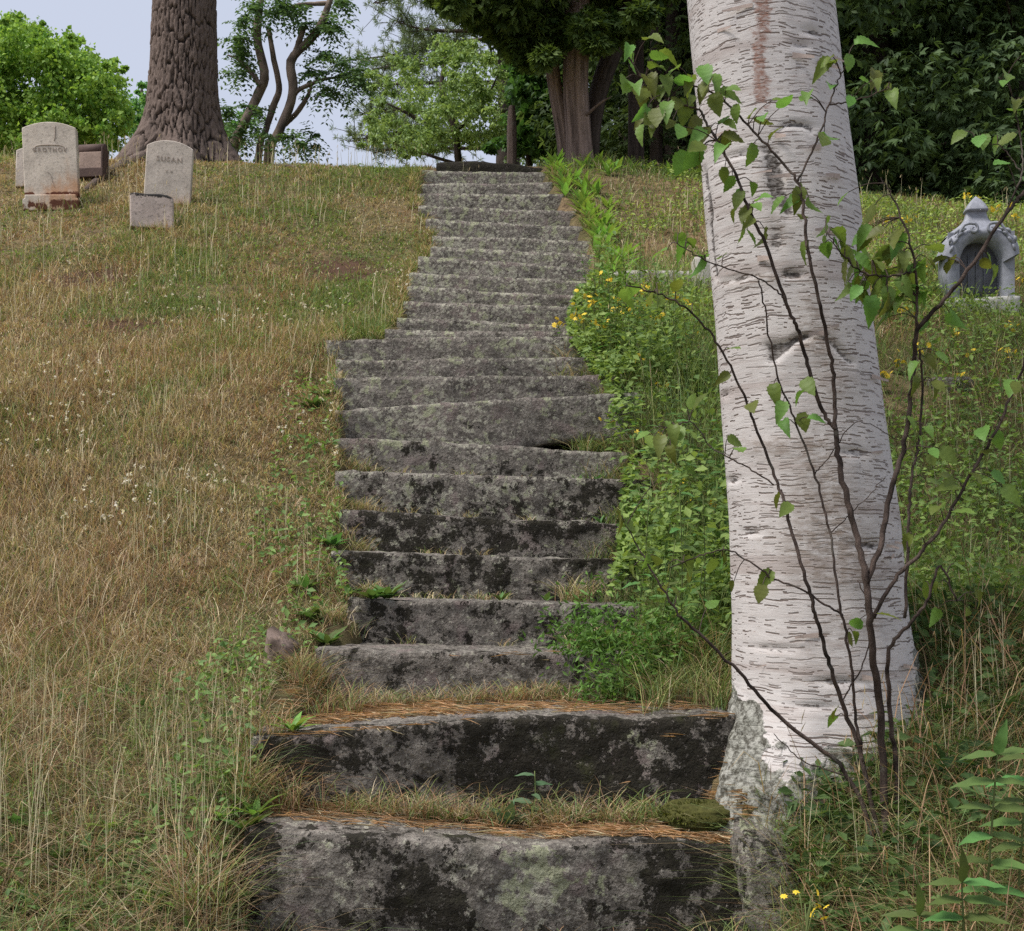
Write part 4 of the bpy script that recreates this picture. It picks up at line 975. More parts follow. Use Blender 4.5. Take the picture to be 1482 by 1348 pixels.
def greenness(x, y):
    g = .42+.9*fbm(np.stack([x*.9, y*.9, x*0], -1), 3, 91)+.7*fbm(np.stack([x*4, y*4, x*0], -1), 3, 92)
    g = g+.12*sstep(4.9, 3.8, y)+.16*sstep(-1.6, -.95, x)*sstep(7.2, 6.2, y)*(x < 0)+.10*sstep(4.6, 3.6, y)
    g = g+.42*(x > .3)*sstep(9.2, 8.0, y)+.25*(x > .3)*sstep(.5, 1.2, x)
    return np.clip(g, .06, .95)
def mixcol(g, n, dead=STRAW, live=GREEN):
    pick = rng.random(n) < g; c = np.where(pick[:, None], live[rng.integers(0, len(live), n)], dead[rng.integers(0, len(dead), n)])
    return c*(1+.22*rng.normal(size=(n, 1))).clip(.45, 1.6)

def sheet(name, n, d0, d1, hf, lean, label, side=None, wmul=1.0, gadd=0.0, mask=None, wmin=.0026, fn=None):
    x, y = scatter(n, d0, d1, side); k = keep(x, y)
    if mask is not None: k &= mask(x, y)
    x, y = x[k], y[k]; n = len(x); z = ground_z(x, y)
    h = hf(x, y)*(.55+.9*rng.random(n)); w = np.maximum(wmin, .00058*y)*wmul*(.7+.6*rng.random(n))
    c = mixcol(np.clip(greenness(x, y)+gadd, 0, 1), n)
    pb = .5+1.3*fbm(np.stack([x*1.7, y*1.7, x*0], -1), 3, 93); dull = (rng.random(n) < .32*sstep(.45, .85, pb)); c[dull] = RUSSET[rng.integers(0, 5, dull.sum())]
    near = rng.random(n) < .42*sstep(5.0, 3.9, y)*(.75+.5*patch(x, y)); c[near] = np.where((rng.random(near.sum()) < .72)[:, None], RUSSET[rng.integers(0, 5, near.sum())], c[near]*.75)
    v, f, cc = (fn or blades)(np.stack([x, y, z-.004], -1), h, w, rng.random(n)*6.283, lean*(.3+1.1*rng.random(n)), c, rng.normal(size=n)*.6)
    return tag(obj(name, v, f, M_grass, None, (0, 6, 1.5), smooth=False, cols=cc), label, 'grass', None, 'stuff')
patch = lambda x, y: vnoise(np.stack([x*1.1, y*1.1, x*0], -1), 44)
def h_turf(x, y):
    return (.055+.035*patch(x, y)+.045*vnoise(np.stack([x*5, y*5, x*0], -1), 45)+.06*sstep(5.6, 3.6, y)+.03*(x > .3)*sstep(9.5, 8, y)).clip(.025)
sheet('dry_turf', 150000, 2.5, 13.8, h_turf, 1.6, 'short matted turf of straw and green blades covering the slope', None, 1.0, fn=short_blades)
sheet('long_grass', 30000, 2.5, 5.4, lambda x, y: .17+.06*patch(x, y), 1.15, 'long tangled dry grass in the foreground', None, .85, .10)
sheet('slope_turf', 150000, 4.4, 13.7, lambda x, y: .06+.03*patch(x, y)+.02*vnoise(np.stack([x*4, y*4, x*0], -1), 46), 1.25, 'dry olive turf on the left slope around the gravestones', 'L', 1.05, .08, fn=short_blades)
sheet('mid_grass', 20000, 5, 13.4, lambda x, y: .11+.05*patch(x, y), .45, 'thin upright grass on the left slope', 'L', .8, .05, lambda x, y: patch(x, y) > -.25)
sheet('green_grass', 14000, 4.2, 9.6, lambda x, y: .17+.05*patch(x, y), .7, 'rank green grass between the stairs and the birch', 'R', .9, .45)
sheet('bank_grass', 16000, 8.5, 13.2, lambda x, y: .11+.05*patch(x, y), .6, 'mixed green and brown grass on the upper right bank', 'R', 1.0, .22)
# seed stalks
x, y = scatter(7000, 3.0, 13.4); k = keep(x, y) & (vnoise(np.stack([x*1.6, y*1.6, x*0], -1), 71)+.5*vnoise(np.stack([x*5, y*5, x*0], -1), 72) > .05) & ((x < .2) | (rng.random(len(x)) < .35)); x, y = x[k], y[k]; n = len(x)
h = (.20+.13*rng.random(n))*(1+.35*sstep(4.5, 3.4, y)); w = np.maximum(.0019, .00042*y)
v, f, c = blades(np.stack([x, y, ground_z(x, y)], -1), h, w, rng.random(n)*6.283, .06+.28*rng.random(n)**2, np.array([[.64, .58, .40]])*(1+.15*rng.normal(size=(n, 1))))
hp = np.stack([x, y, ground_z(x, y)+h*.9], -1); vh, fh, ch = leaves(hp, np.tile([[.1, 0, 1.]], (n, 1))+.2*rng.normal(size=(n, 3)), rsph(n), .035+.02*rng.random(n), np.maximum(.004, .0007*y), np.array([[.46, .37, .22]])*(1+.15*rng.normal(size=(n, 1))))
V, Fq = join([(v, f), (vh, fh)]); tag(obj('seed_stalks', V, Fq, M_grass, None, (0, 6, 1.5), smooth=False, cols=np.vstack([c, ch])), 'pale upright seed stalks standing above the turf', 'grass', None, 'stuff')
# clover leaves low in the turf, white clover heads
x, y = scatter(26000, 2.8, 12.6); g = greenness(x, y); k = keep(x, y) & (rng.random(len(x)) < g*1.1) ; x, y = x[k], y[k]; n = len(x)
P = np.stack([x, y, ground_z(x, y)+.015+.04*rng.random(n)], -1); Lf = np.maximum(.014, .0026*y)*(.7+.7*rng.random(n))
v, f, c = leaves(P, rsph(n)*[1, 1, .3], rsph(n)*.5+[0, 0, 1.], Lf, Lf*.75, np.array([[.15, .24, .06]])*(1+.3*rng.normal(size=(n, 1))).clip(.4, 1.8))
tag(obj('clover_leaves', v, f, M_leaf, None, (0, 6, 1.5), smooth=False, cols=c), 'small green clover leaves low in the turf', 'clover', None, 'stuff')
x, y = scatter(1500, 3.6, 10, 'L'); k = keep(x, y) & (vnoise(np.stack([x*1.2, y*1.2, x*0], -1), 23) > .12) & ~((y < 5) & (x > -1.3)); x, y = x[k], y[k]; n = len(x)
P = np.stack([x, y, ground_z(x, y)+.07+.07*rng.random(n)], -1); P5 = np.repeat(P, 6, 0)+rng.normal(size=(n*6, 3))*.004
v, f, c = leaves(P5, rsph(n*6), rsph(n*6), .013, .009, np.array([[.70, .66, .58]])*(1+.1*rng.normal(size=(n*6, 1))))
tag(obj('clover_flowers', v, f, M_leaf, None, (0, 6, 1.5), smooth=False, cols=c), 'tiny white clover heads dotted over the left slope', 'clover', None, 'stuff')
# leafy weeds mass right of the stairs and leaves along the left edge of the lower steps
def weed_mass(name, n, d0, d1, side, hmax, size, c1, c2, label, mask):
    x, y = scatter(n, d0, d1, side); k = keep(x, y) & mask(x, y); x, y = x[k], y[k]; n = len(x)
    hm = hmax*(.4+.6*(.5+.5*vnoise(np.stack([x*3, y*3, x*0], -1), 12)))
    P = np.stack([x, y, ground_z(x, y)+.01+hm*rng.random(n)], -1); f_ = rng.random((n, 1)); Lf = np.maximum(size, .003*y)*(.6+.8*rng.random(n))
    v, f, c = leaves(P, rsph(n)*[1, 1, .5], rsph(n)*.7+[0, -.2, .8], Lf, Lf*.5, (np.array([c1])*(1-f_)+np.array([c2])*f_))
    tag(obj(name, v, f, M_leaf, None, (0, 6, 1.5), smooth=False, cols=c), label, 'weeds', None, 'stuff')
weed_mass('leafy_weeds', 24000, 4.2, 9.4, 'R', .28, .036, (.10, .18, .045), (.30, .42, .11), 'dense green weeds between the stairs and the birch', lambda x, y: vnoise(np.stack([x*1.4, y*1.4, x*0], -1), 52) > -.35)
def overhang():
    n = 13000; y = 4.5+4.5*rng.random(n); xr = np.interp(y, SD, SXR); x = xr-.16+.62*rng.random(n)**1.2
    den = .5+.5*vnoise(np.stack([x*2.2, y*2.2, x*0], -1), 82); k = (rng.random(n) < (den-.15)*2.0) & (np.hypot(x-bx[0], y-BD) > .42); x, y, xr = x[k], y[k], xr[k]; n = len(x)
    top = .10+.52*sstep(-.20, .10, x-xr)*sstep(-.5, .8, vnoise(np.stack([x*5, y*5, x*0], -1), 83))
    z = np.maximum(ground_z(x, y, False), ground_z(x, y))+.02+top*rng.random(n)**.8; f_ = rng.random((n, 1)); L_ = .034+.03*rng.random(n)
    v, f, c = leaves(np.stack([x, y, z], -1), rsph(n)*[1, 1, .5]+[-.2, -.2, 0], rsph(n)*.6+[-.1, -.35, .8], L_, L_*(.35+.3*rng.random(n)), np.array([[.10, .18, .045]])*(1-f_)+np.array([[.30, .41, .11]])*f_)
    tag(obj('verge_weeds', v, f, M_leaf, None, (0, 6, 1.5), smooth=False, cols=c), 'thick leafy weeds spilling over the right ends of the steps', 'weeds', None, 'stuff')
overhang()
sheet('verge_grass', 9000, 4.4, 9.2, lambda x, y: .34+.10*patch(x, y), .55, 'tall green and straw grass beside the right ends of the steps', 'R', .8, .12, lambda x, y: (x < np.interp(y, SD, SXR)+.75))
weed_mass('bank_weeds', 20000, 8.0, 13.2, 'R', .16, .036, (.15, .24, .045), (.38, .48, .12), 'low yellow-green weeds on the upper right bank', lambda x, y: vnoise(np.stack([x*1.2, y*1.2, x*0], -1), 53) > -.1)
weed_mass('edge_weeds', 11000, 3.4, 7.4, 'L', .13, .034, (.09, .18, .05), (.24, .36, .11), 'small green leaves crowding the left edge of the lower steps', lambda x, y: (x > np.interp(y, SD, SXL)-.32-.12*vnoise(np.stack([y*2, x*2, x*0], -1), 3)) & (rng.random(len(x)) < .8))
weed_mass('foreground_weeds', 8000, 2.6, 4.4, None, .11, .035, (.06, .13, .035), (.16, .26, .08), 'scattered green leaves in the foreground grass', lambda x, y: vnoise(np.stack([x*2.3, y*2.3, x*0], -1), 54) > .15)

weed_mass('undergrowth', 5200, 2.8, 5.0, 'R', .17, .05, (.035, .075, .022), (.11, .18, .055), 'dark tangled undergrowth at the foot of the birch and sapling', lambda x, y: (x > .78) & (vnoise(np.stack([x*2.6, y*2.6, x*0], -1), 55) > -.2))
x, y = scatter(900, 2.7, 4.6, 'R'); k = keep(x, y) & (x > .7); x, y = x[k], y[k]; n = len(x)
v, f, c = blades(np.stack([x, y, ground_z(x, y)], -1), .22+.28*rng.random(n), np.full(n, .0032), rng.random(n)*6.283, .3+1.1*rng.random(n), RUSSET[rng.integers(0, 5, n)]*1.1)
tag(obj('dead_stems', v, f, M_grass, None, (0, 4, .8), smooth=False, cols=c), 'brown dead stems tangled in the grass right of the lowest step', 'grass', None, 'stuff')

# ------------------------------------------------------------------ fallen pine needles on the steps
def needles(n, boxes, name, label):
    P, A, C = [], [], []
    for (x0, x1, y0, y1, m) in boxes:
        for _ in range(m):
            x = x0+(x1-x0)*rng.random(); y = y0+(y1-y0)*rng.random(); z = drop(x, y)
            P.append((x, y, z+.004+.016*rng.random()**2)); a = rng.normal()*.7+(0 if rng.random() < .75 else rng.random()*3); A.append((math.cos(a), math.sin(a)*.8, rng.normal()*.07))
            C.append(np.array([.56, .36, .21])*(.4+.85*rng.random())*(np.array([1, 1, 1]) if rng.random() < .8 else np.array([.9, 1.2, 1.4])))
    P, A, C = np.array(P), np.array(A), np.array(C); k = len(P)
    v, f, c = leaves(P, A, np.tile([[0, -.3, 1.]], (k, 1))+.3*rng.normal(size=(k, 3)), .07+.05*rng.random(k), .0028, C, .1)
    tag(obj(name, v, f, M_needle, None, (0, 3.9, .8), smooth=False, cols=c), label, 'needles', None, 'stuff')
needles(0, [(-.78, .72, 3.70, 3.95, 800), (.1, .72, 3.66, 3.85, 900), (-.80, -.2, 4.14, 4.55, 1100), (-.3, .65, 4.14, 4.6, 800), (-.75, .7, 3.80, 3.96, 700)], 'pine_needles', 'rust-orange fallen pine needles drifted on the two lowest steps')
# dry and green tufts growing out of the ledges
def ledge_tufts():
    spots = [(rng.uniform(-.55, .55), 3.86+rng.normal()*.025, .10) for _ in range(60)]+[(rng.uniform(-.6, .5), 4.50+rng.normal()*.03, .10) for _ in range(55)]+[(rng.uniform(-.78, -.55), 4.45+rng.normal()*.08, .16) for _ in range(22)]
    spots += [(rng.uniform(SXL[i], SXR[i]), SD[i+1]-.03, .06) for i in range(2, 7) for _ in range(10)]
    spots += [(SXR[i]-abs(rng.normal())*.13, SD[i+1]-.06, .15) for i in range(1, 11) for _ in range(14)]+[(SXR[i]+.01+abs(rng.normal())*.05, SD[i]+.02+.35*rng.random(), .12) for i in range(8, 24) for _ in range(12)]+[(SXL[i]-.01-abs(rng.normal())*.05, SD[i]+.02+.35*rng.random(), .09) for i in range(5, 24) for _ in range(8)]+[(SXL[i]+abs(rng.normal())*.06, SD[i+1]-.06, .10) for i in range(1, 7) for _ in range(9)]
    spots += [(rng.uniform(-.92, -.52), rng.uniform(3.38, 3.56), .26) for _ in range(46)]+[(rng.uniform(-.5, .6), rng.uniform(3.44, 3.54), .20) for _ in range(16)]+[(rng.uniform(.52, .95), rng.uniform(3.38, 3.56), .24) for _ in range(40)]+[(rng.uniform(-.9, -.66), rng.uniform(3.75, 4.05), .18) for _ in range(26)]+[(rng.uniform(-.62, .6), 3.87+rng.normal()*.03, .15) for _ in range(26)]+[(rng.uniform(.38, .78), rng.uniform(4.12, 4.6), .2) for _ in range(46)]
    P, H, C = [], [], []
    for (x, y, h) in spots:
        z = drop(x, y); k = 22
        P.append(np.array([x, y, z-.01])+rng.normal(size=(k, 3))*[.02, .02, 0]); H.append(h*(.6+.8*rng.random(k))); g = .35 if x < .35 else .75; C.append(mixcol(np.full(k, g), k, RUSSET if (y < 4.7 and rng.random() < .6) else STRAW))
    P, H, C = map(np.concatenate, (P, H, C)); n = len(P)
    v, f, c = blades(P, H, np.maximum(.0024, .00055*P[:, 1]), rng.random(n)*6.283, .5+.9*rng.random(n), C, rng.normal(size=n)*.5)
    tag(obj('ledge_grass', v, f, M_grass, None, (0, 4, .8), smooth=False, cols=c), 'dry and green tufts growing from the ledges of the steps', 'grass', None, 'stuff')
ledge_tufts()

# ------------------------------------------------------------------ plants with leaves one can tell apart
def leaf_mesh(name, mat, asp=.62, serr=.06, n=9, droop=.22, fold=.16, heart=.0):
    """leaf one unit long, lying along +Y, face up"""
    t = np.linspace(0, 1, n); wid = np.sin(np.pi*t**.72)**.85*asp*.5*(1-.25*t); wid[0] = 0; wid[-1] = 0
    V = []; F_ = []
    for k in range(n):
        z = -droop*t[k]**2; j = serr*(1 if k % 2 else -1)*(0 < k < n-1); w = max(wid[k]*(1+j*2.2), .004)
        V += [(-w, t[k]-(heart if k == 1 else 0), z+fold*w+.02*math.sin(k*2.3)), (0, t[k], z), (w, t[k]-(heart if k == 1 else 0), z+fold*w+.02*math.cos(k*1.9))]
    for k in range(n-1):
        a = 3*k; F_ += [(a, a+1, a+4, a+3), (a+1, a+2, a+5, a+4)]
    return mesh(name, np.array(V), np.array(F_), mat, True)
LM_h = [leaf_mesh('sapling_leaf', M_hleaf, asp, .035, 15, dr, fo, .05) for asp, dr, fo in ((.74, .25, .25), (.66, .5, .45), (.8, .12, .12), (.7, .7, .6))]
LM_w = [leaf_mesh('weed_leaf', M_wleaf, .5, .05, 7, .3, .2), leaf_mesh('weed_leaf', M_wleaf, .42, .0, 7, .15, .3)]
LM_b = [leaf_mesh('bright_leaf', M_bleaf, .30, .0, 6, .30, .35), leaf_mesh('bright_leaf', M_bleaf, .36, .0, 6, .15, .3)]
LM_bl = leaf_mesh('bluish_leaf', M_blue_leaf, .40, .0, 7, .2, .35)
LM_c = leaf_mesh('compound_leaflet', M_wleaf, .36, .03, 8, .22, .22)

def put_leaf(parent, me, p, direction, up, size, name='leaf'):
    y = Vector(direction).normalized(); z = Vector(up); z = (z-y*z.dot(y)).normalized(); x = y.cross(z)
    m = Matrix((x, y, z)).transposed().to_4x4()
    o = bpy.data.objects.new(name, me); col.objects.link(o); o.parent = parent
    base = wloc(parent); o.matrix_local = Matrix.Translation(Vector(p)-Vector(base)) @ m @ Matrix.Scale(size, 4)
    return o

# the sapling in front of the birch
def sapling():
    D0 = 3.36
    b = W(1284, 1150, D0); root = np.array([b[0], D0, gz(b[0], D0)])
    t_ = empty('birch_sapling', root, 'dark many-stemmed leafy sapling in front of the birch trunk', 'sapling')
    def dd(y): return D0+.05*math.sin(y*.013)
    S = {
     'a': ([(1284, 1165), (1275, 1050), (1262, 940), (1254, 845), (1235, 758), (1216, 680), (1210, 624)], 15, 9),
     'a1': ([(1210, 624), (1192, 598), (1171, 535), (1157, 483), (1142, 450), (1109, 359), (1082, 298), (1056, 234), (1027, 186), (1010, 159), (975, 148), (935, 118), (908, 78)], 8, 3),
     'b': ([(1210, 624), (1207, 572), (1203, 520), (1188, 444), (1170, 369), (1163, 305), (1154, 264), (1115, 217), (1065, 163), (1031, 135), (1000, 122)], 8, 3),
     'b1': ([(1154, 264), (1180, 210), (1200, 152), (1214, 115), (1225, 92)], 4, 2), 'b2': ([(1200, 152), (1235, 146), (1285, 130)], 3, 2),
     'c': ([(1254, 845), (1275, 784), (1290, 710), (1309, 643), (1322, 543), (1327, 483), (1352, 450), (1403, 390), (1454, 312), (1484, 276), (1520, 230)], 11, 5),
     'c1': ([(1327, 483), (1325, 386), (1298, 298), (1275, 257)], 6, 2), 'c2': ([(1325, 392), (1290, 400), (1250, 395), (1222, 372), (1195, 335)], 4, 2),
     'c3': ([(1454, 312), (1478, 250), (1476, 190), (1462, 132), (1445, 112)], 3.5, 2), 'c4': ([(1478, 250), (1450, 215), (1415, 204)], 2.5, 1.5),
     'd': ([(1264, 895), (1294, 840), (1331, 802), (1368, 754), (1405, 687), (1439, 628), (1479, 535), (1500, 470)], 8, 4),
     'e': ([(1284, 1160), (1244, 1090), (1217, 1015), (1197, 951), (1183, 900), (1171, 858), (1145, 765), (1120, 687), (1097, 628), (1075, 569), (1038, 498), (1000, 452), (955, 426), (908, 414)], 9, 2.5),
     'f': ([(1250, 1105), (1237, 1029), (1231, 951), (1216, 877), (1201, 773), (1179, 687), (1149, 606), (1123, 535), (1108, 450), (1098, 406)], 6, 2.5),
     'g': ([(1284, 1165), (1227, 1124), (1129, 1039), (1065, 968), (993, 900), (982, 889), (940, 822), (906, 762)], 9, 2),
     'h': ([(1290, 1165), (1298, 1130), (1288, 1035), (1287, 944), (1319, 900), (1342, 869), (1361, 820), (1385, 870)], 11, 3),
     'i': ([(1220, 891), (1168, 858), (1119, 836), (1060, 799), (1020, 803), (970, 822)], 4, 2), 'j': ([(1120, 702), (1082, 676), (1034, 650), (1000, 612), (968, 620)], 3, 2),
     'k': ([(1309, 895), (1316, 747), (1320, 691), (1329, 643), (1335, 561), (1331, 506)], 6, 4), 'l': ([(1142, 450), (1129, 427), (1098, 403), (1024, 379), (980, 352)], 3.5, 2),
     'm': ([(1217, 1015), (1250, 960), (1262, 890), (1240, 840)], 3, 2), 'n': ([(1227, 1124), (1160, 1100), (1120, 1062)], 3, 1.5), 'o': ([(1201, 773), (1230, 745), (1282, 690)], 2.5, 1.2), 'q': ([(1179, 687), (1205, 655), (1240, 612), (1300, 636)], 2.5, 1.2),
    }
    allp = []
    for k, (pts, r0, r1) in S.items():
        P = [W(x, y, dd(y)+(.02 if k in 'dhk' else 0)) for x, y in pts]
        if k in ('a', 'e', 'g', 'h'): P[0][2] = min(P[0][2], root[2]-.02)
        P = catmull(P, max(14, 7*len(P))); P[1:-1] += rng.normal(size=(len(P)-2, 3))*.0018; allp.append(P)
        v, f = tube(P, [r0/F*D0*.40, r1/F*D0*.42], 8, .12, 3, fs=len(P)); obj('stem', v, f, M_twig, t_, fl={'plate': .5+.5*vnoise(v*40, 3)})
    AP = np.vstack(allp)
    LP = [(911, 69), (914, 90), (950, 93), (941, 113), (905, 122), (956, 131), (965, 116), (997, 119), (1021, 122), (1036, 113), (926, 173), (965, 155), (950, 168), (926, 190), (980, 149), (991, 160), (985, 190), (1006, 179), (1018, 196), (1036, 149), (1048, 173), (965, 78), (985, 235), (1003, 229), (930, 140), (945, 180), (975, 100),
          (1088, 163), (1105, 176), (1088, 223), (1061, 198), (1136, 147), (1165, 142), (1200, 88), (1192, 95), (1197, 200), (1285, 132), (1231, 146), (1268, 115), (1229, 90), (1454, 118), (1471, 146), (1417, 203), (1440, 210), (1048, 254), (1071, 284), (1102, 284), (1061, 308), (1088, 342), (1108, 342), (1075, 335), (1156, 284), (1172, 296), (1197, 328), (1214, 335), (1193, 352), (1227, 369), (1231, 393), (1292, 390), (1271, 380), (1285, 370), (1319, 396), (1356, 376), (1427, 383), (1268, 420), (1292, 430), (1261, 444), (1278, 403), (1250, 378), (1240, 410), (1262, 395), (1300, 408), (1000, 349), (988, 357), (1044, 371), (1310, 420), (1285, 445), (1250, 430), (1330, 425),
          (905, 425), (918, 420), (950, 413), (956, 431), (980, 410), (1001, 580), (967, 613), (975, 625), (971, 654), (955, 640), (1071, 650), (1088, 587), (1121, 567), (1157, 569), (1179, 604), (1047, 546), (997, 814), (967, 825), (950, 810), (1045, 814), (1030, 820), (960, 850), (985, 850), (1101, 858), (1353, 854), (1401, 884), (1312, 784), (1353, 736), (1138, 736), (1238, 917), (1230, 925), (1372, 658), (1424, 632), (900, 752), (912, 760), (1205, 1040), (1335, 640), (1355, 560), (1345, 520), (1470, 560), (1340, 470), (1378, 700), (1445, 690)]
    LP = LP+[(x+rng.normal()*22, y+rng.normal()*20) for x, y in LP if x > 940]+[(x+rng.normal()*26, y+rng.normal()*24) for x, y in LP[27:] if 1180 < x < 1350 and 310 < y < 460 or x > 1330]
    for k, (x, y) in enumerate(LP):
        tgt = W(x, y, D0+rng.normal()*.05); i = np.argmin(np.linalg.norm((AP-tgt)*[1, 1, 1], axis=1)); s = AP[i]
        dv = tgt-s; L_ = np.linalg.norm(dv)
        size = .040+.028*rng.random()
        if x < 1060 and y < 250 or (y > 320 and y < 450 and x > 1180): size *= 1.12
        a = unit(np.array([dv[0], dv[1], dv[2]-.02])+rng.normal(size=3)*.012)+np.array([0, -.12, -.35])+rng.normal(size=3)*.25; a = unit(a)
        st = tgt-a*size*.45
        v, f = tube(catmull([s, (s+st)/2+[0, 0, .01], st], 6), [.0016, .0011], 5, cap=False); obj('twig', v, f, M_twig, t_, fl={'plate': np.full(len(v), .6)})
        up = np.array([rng.normal()*.45, -.55+rng.normal()*.35, .75]); put_leaf(t_, LM_h[rng.integers(0, 4)], st, a, up, size)
sapling()

def plant(name, base, label, cat, group, stems, leaf_list, stem_mat=None):
    t_ = empty(name, base, label, cat, group)
    for P, r0, r1 in stems:
        v, f = tube(catmull(P, 9), [r0, r1], 5); obj('stem', v, f, stem_mat or M_stem, t_)
    for me, p, a, up, s in leaf_list: put_leaf(t_, me, p, a, up, s)
    return t_

def hit(px, py, d0=2.6, d1=13.0):
    """where the view line through a photo pixel meets the slope"""
    for dd in np.arange(d0, d1, .02):
        if gz((px-741)/F*dd, dd) >= EYE+(HY-py)/F*dd: return (px-741)/F*dd, dd
    return (px-741)/F*d1, d1
def rosette(x, y, n, L_, me, label, group=None, tilt=.9, name='leafy_plant', cat='plant', z=None):
    z = (drop(x, y) if z is None else z); ls = []; sh = me if isinstance(me, list) else [me]
    for k in range(n):
        a = k*2.4+rng.random(); el = tilt*(.6+.7*rng.random()); d = np.array([math.cos(a)*math.cos(el), math.sin(a)*math.cos(el), math.sin(el)])
        ls.append((sh[k % len(sh)], np.array([x, y, z-.005])+d*.01, d, np.array([-d[0]*.8, -d[1]*.8, 1.2]), L_*(.7+.6*rng.random())))
    return plant(name, (x, y, z-.005), label, cat, group, [], ls)
# bright green clumps down the right edge of the upper flight
G1 = 'bright green leafy clumps beside the upper stairs'
for k in range(58):
    d = 8.6+4.0*((k+.5)/58)+rng.normal()*.08; x = float(np.interp(d, SD, SXR))+.02+abs(rng.normal())*.12; d = min(d, 12.85)
    if k % 3 == 0: x += .25*rng.random()*max(0, (d-10.5))
    rosette(x, d, 8, .155, LM_b, 'bright green lance-leaved clump hugging the right edge of the upper stairs', G1, 1.05)
for k in range(16):
    x = .95+k*.14+rng.normal()*.05; d = 12.5+rng.normal()*.15
    rosette(x, d, 7, .145, LM_b, 'bright green lance-leaved clump on the bank top right of the cedar', 'bright green clumps on the bank top', 1.0)

# weeds with stems between stairs and birch
G2 = 'tall leafy weeds between the stairs and the birch'
def tall_weed(x, y, h, n, L_, label, group, me=LM_w, lean=.1):
    z = drop(x, y); top = np.array([x+rng.normal()*lean*h, y+rng.normal()*lean*h, z+h]); b = np.array([x, y, z-.01]); ls = []
    for k in range(n):
        t = .2+.8*(k+.5)/n; a = k*2.2+rng.random(); p = b+(top-b)*t; d = np.array([math.cos(a), math.sin(a), .25-.3*rng.random()])
        ls.append((me[k % len(me)], p, d, np.array([rng.normal()*.2, -.3, 1.]), L_*(1.15-.5*t)*(.8+.4*rng.random())))
    return plant('leafy_weed', b, label, 'weed', group, [([b, (b+top)/2+[.01, 0, 0], top], .0032, .0016)], ls)
for k in range(58):
    d = 4.5+4.6*rng.random(); x = float(np.interp(d, SD, SXR))-.05+.50*rng.random()**1.4*(1 if d > 5 else .6)
    if math.hypot(x-bx[0], d-BD) < .45: x -= .3
    tall_weed(x, d, .32+.30*rng.random(), 15, .06+.03*rng.random(), 'upright leafy green weed growing between the stairs and the birch', G2)
for k in range(14):
    d = 4.9+4*rng.random(); x = 1.45+.5*rng.random()+.28*(d-4)
    tall_weed(x, d, .2+.16*rng.random(), 11, .055, 'upright leafy green weed in the grass right of the birch', 'weeds right of the birch')
# yellow flowers
def flower_mesh():
    V = [(0, 0, .2)]; F_ = []
    for k in range(7):
        a = k*.8976; w = .40; V += [(math.cos(a-w)*.42, math.sin(a-w)*.42, .12), (math.cos(a)*.62, math.sin(a)*.62, .05), (math.cos(a+w)*.42, math.sin(a+w)*.42, .12)]
        b = 1+3*k; F_ += [(0, b, b+1), (0, b+1, b+2)]
    return mesh('yellow_flower', np.array(V), np.array(F_), M_yellow, False)
FM = flower_mesh()
def flowering(px, py, d, label, group=None, nf=4, size=.026):
    p = W(px, py, d); x, y = p[0], p[1]; z = drop(x, y); h = max(.08, min(.55, p[2]-z)); b = np.array([x, y, z-.01]); top = np.array([x, y, z+h])
    st = [([b, (b+top)/2+[.012, 0, 0], top], .0026, .0016)]; t_ = empty('yellow_wildflower', b, label, 'flower', group); ls = []
    for k in range(nf):
        e = top+np.array([rng.normal()*.035, rng.normal()*.03, rng.normal()*.02]); st.append(([b+(top-b)*.75, (top+e)/2, e], .0016, .0011))
        o = bpy.data.objects.new('flower_head', FM); col.objects.link(o); o.parent = t_; o.location = Vector(e-b); o.scale = (size*(.8+.4*rng.random()),)*3; o.rotation_euler = (R(45+rng.normal()*25), R(rng.normal()*25), rng.random()*6)
    for P, r0, r1 in st:
        v, f = tube(catmull(P, 7), [r0, r1], 5); obj('stem', v, f, M_stem, t_)
    for k in range(6):
        a = k*2.4; d_ = np.array([math.cos(a), math.sin(a), .2]); put_leaf(t_, LM_w[1], b+(top-b)*(.15+.11*k), d_, (0, -.3, 1), .05)
for px, py, d in ((880, 408, 8.2), (905, 432, 8.1), (860, 440, 8.0), (835, 452, 7.9), (930, 440, 8.0), (975, 432, 8.2), (850, 428, 8.3), (808, 470, 7.9), (990, 440, 8.4), (940, 415, 8.5), (915, 455, 7.8), (870, 470, 7.7), (955, 460, 7.7), (890, 445, 7.9), (845, 462, 7.75), (925, 425, 8.2)):
    flowering(px, py, d, 'yellow wildflower beside the middle of the stairs, right of the narrow flight', 'yellow wildflowers beside the upper stairs', 6, .03)
flowering(882, 610, 6.75, 'yellow wildflower overhanging the raised step with the dark gap', None, 5, .028)
for px, py, d in ((1010, 722, 5.7), (1035, 735, 5.6), (945, 630, 6.5), (990, 640, 6.4), (895, 812, 5.4), (1030, 860, 5.0), (1045, 830, 5.1), (1010, 895, 4.9), (960, 560, 6.9), (930, 520, 7.2), (1000, 480, 7.6), (985, 700, 5.9)):
    flowering(px, py, d, 'yellow wildflower in the weeds against the left side of the birch', 'yellow wildflowers left of the birch', 5, .024)
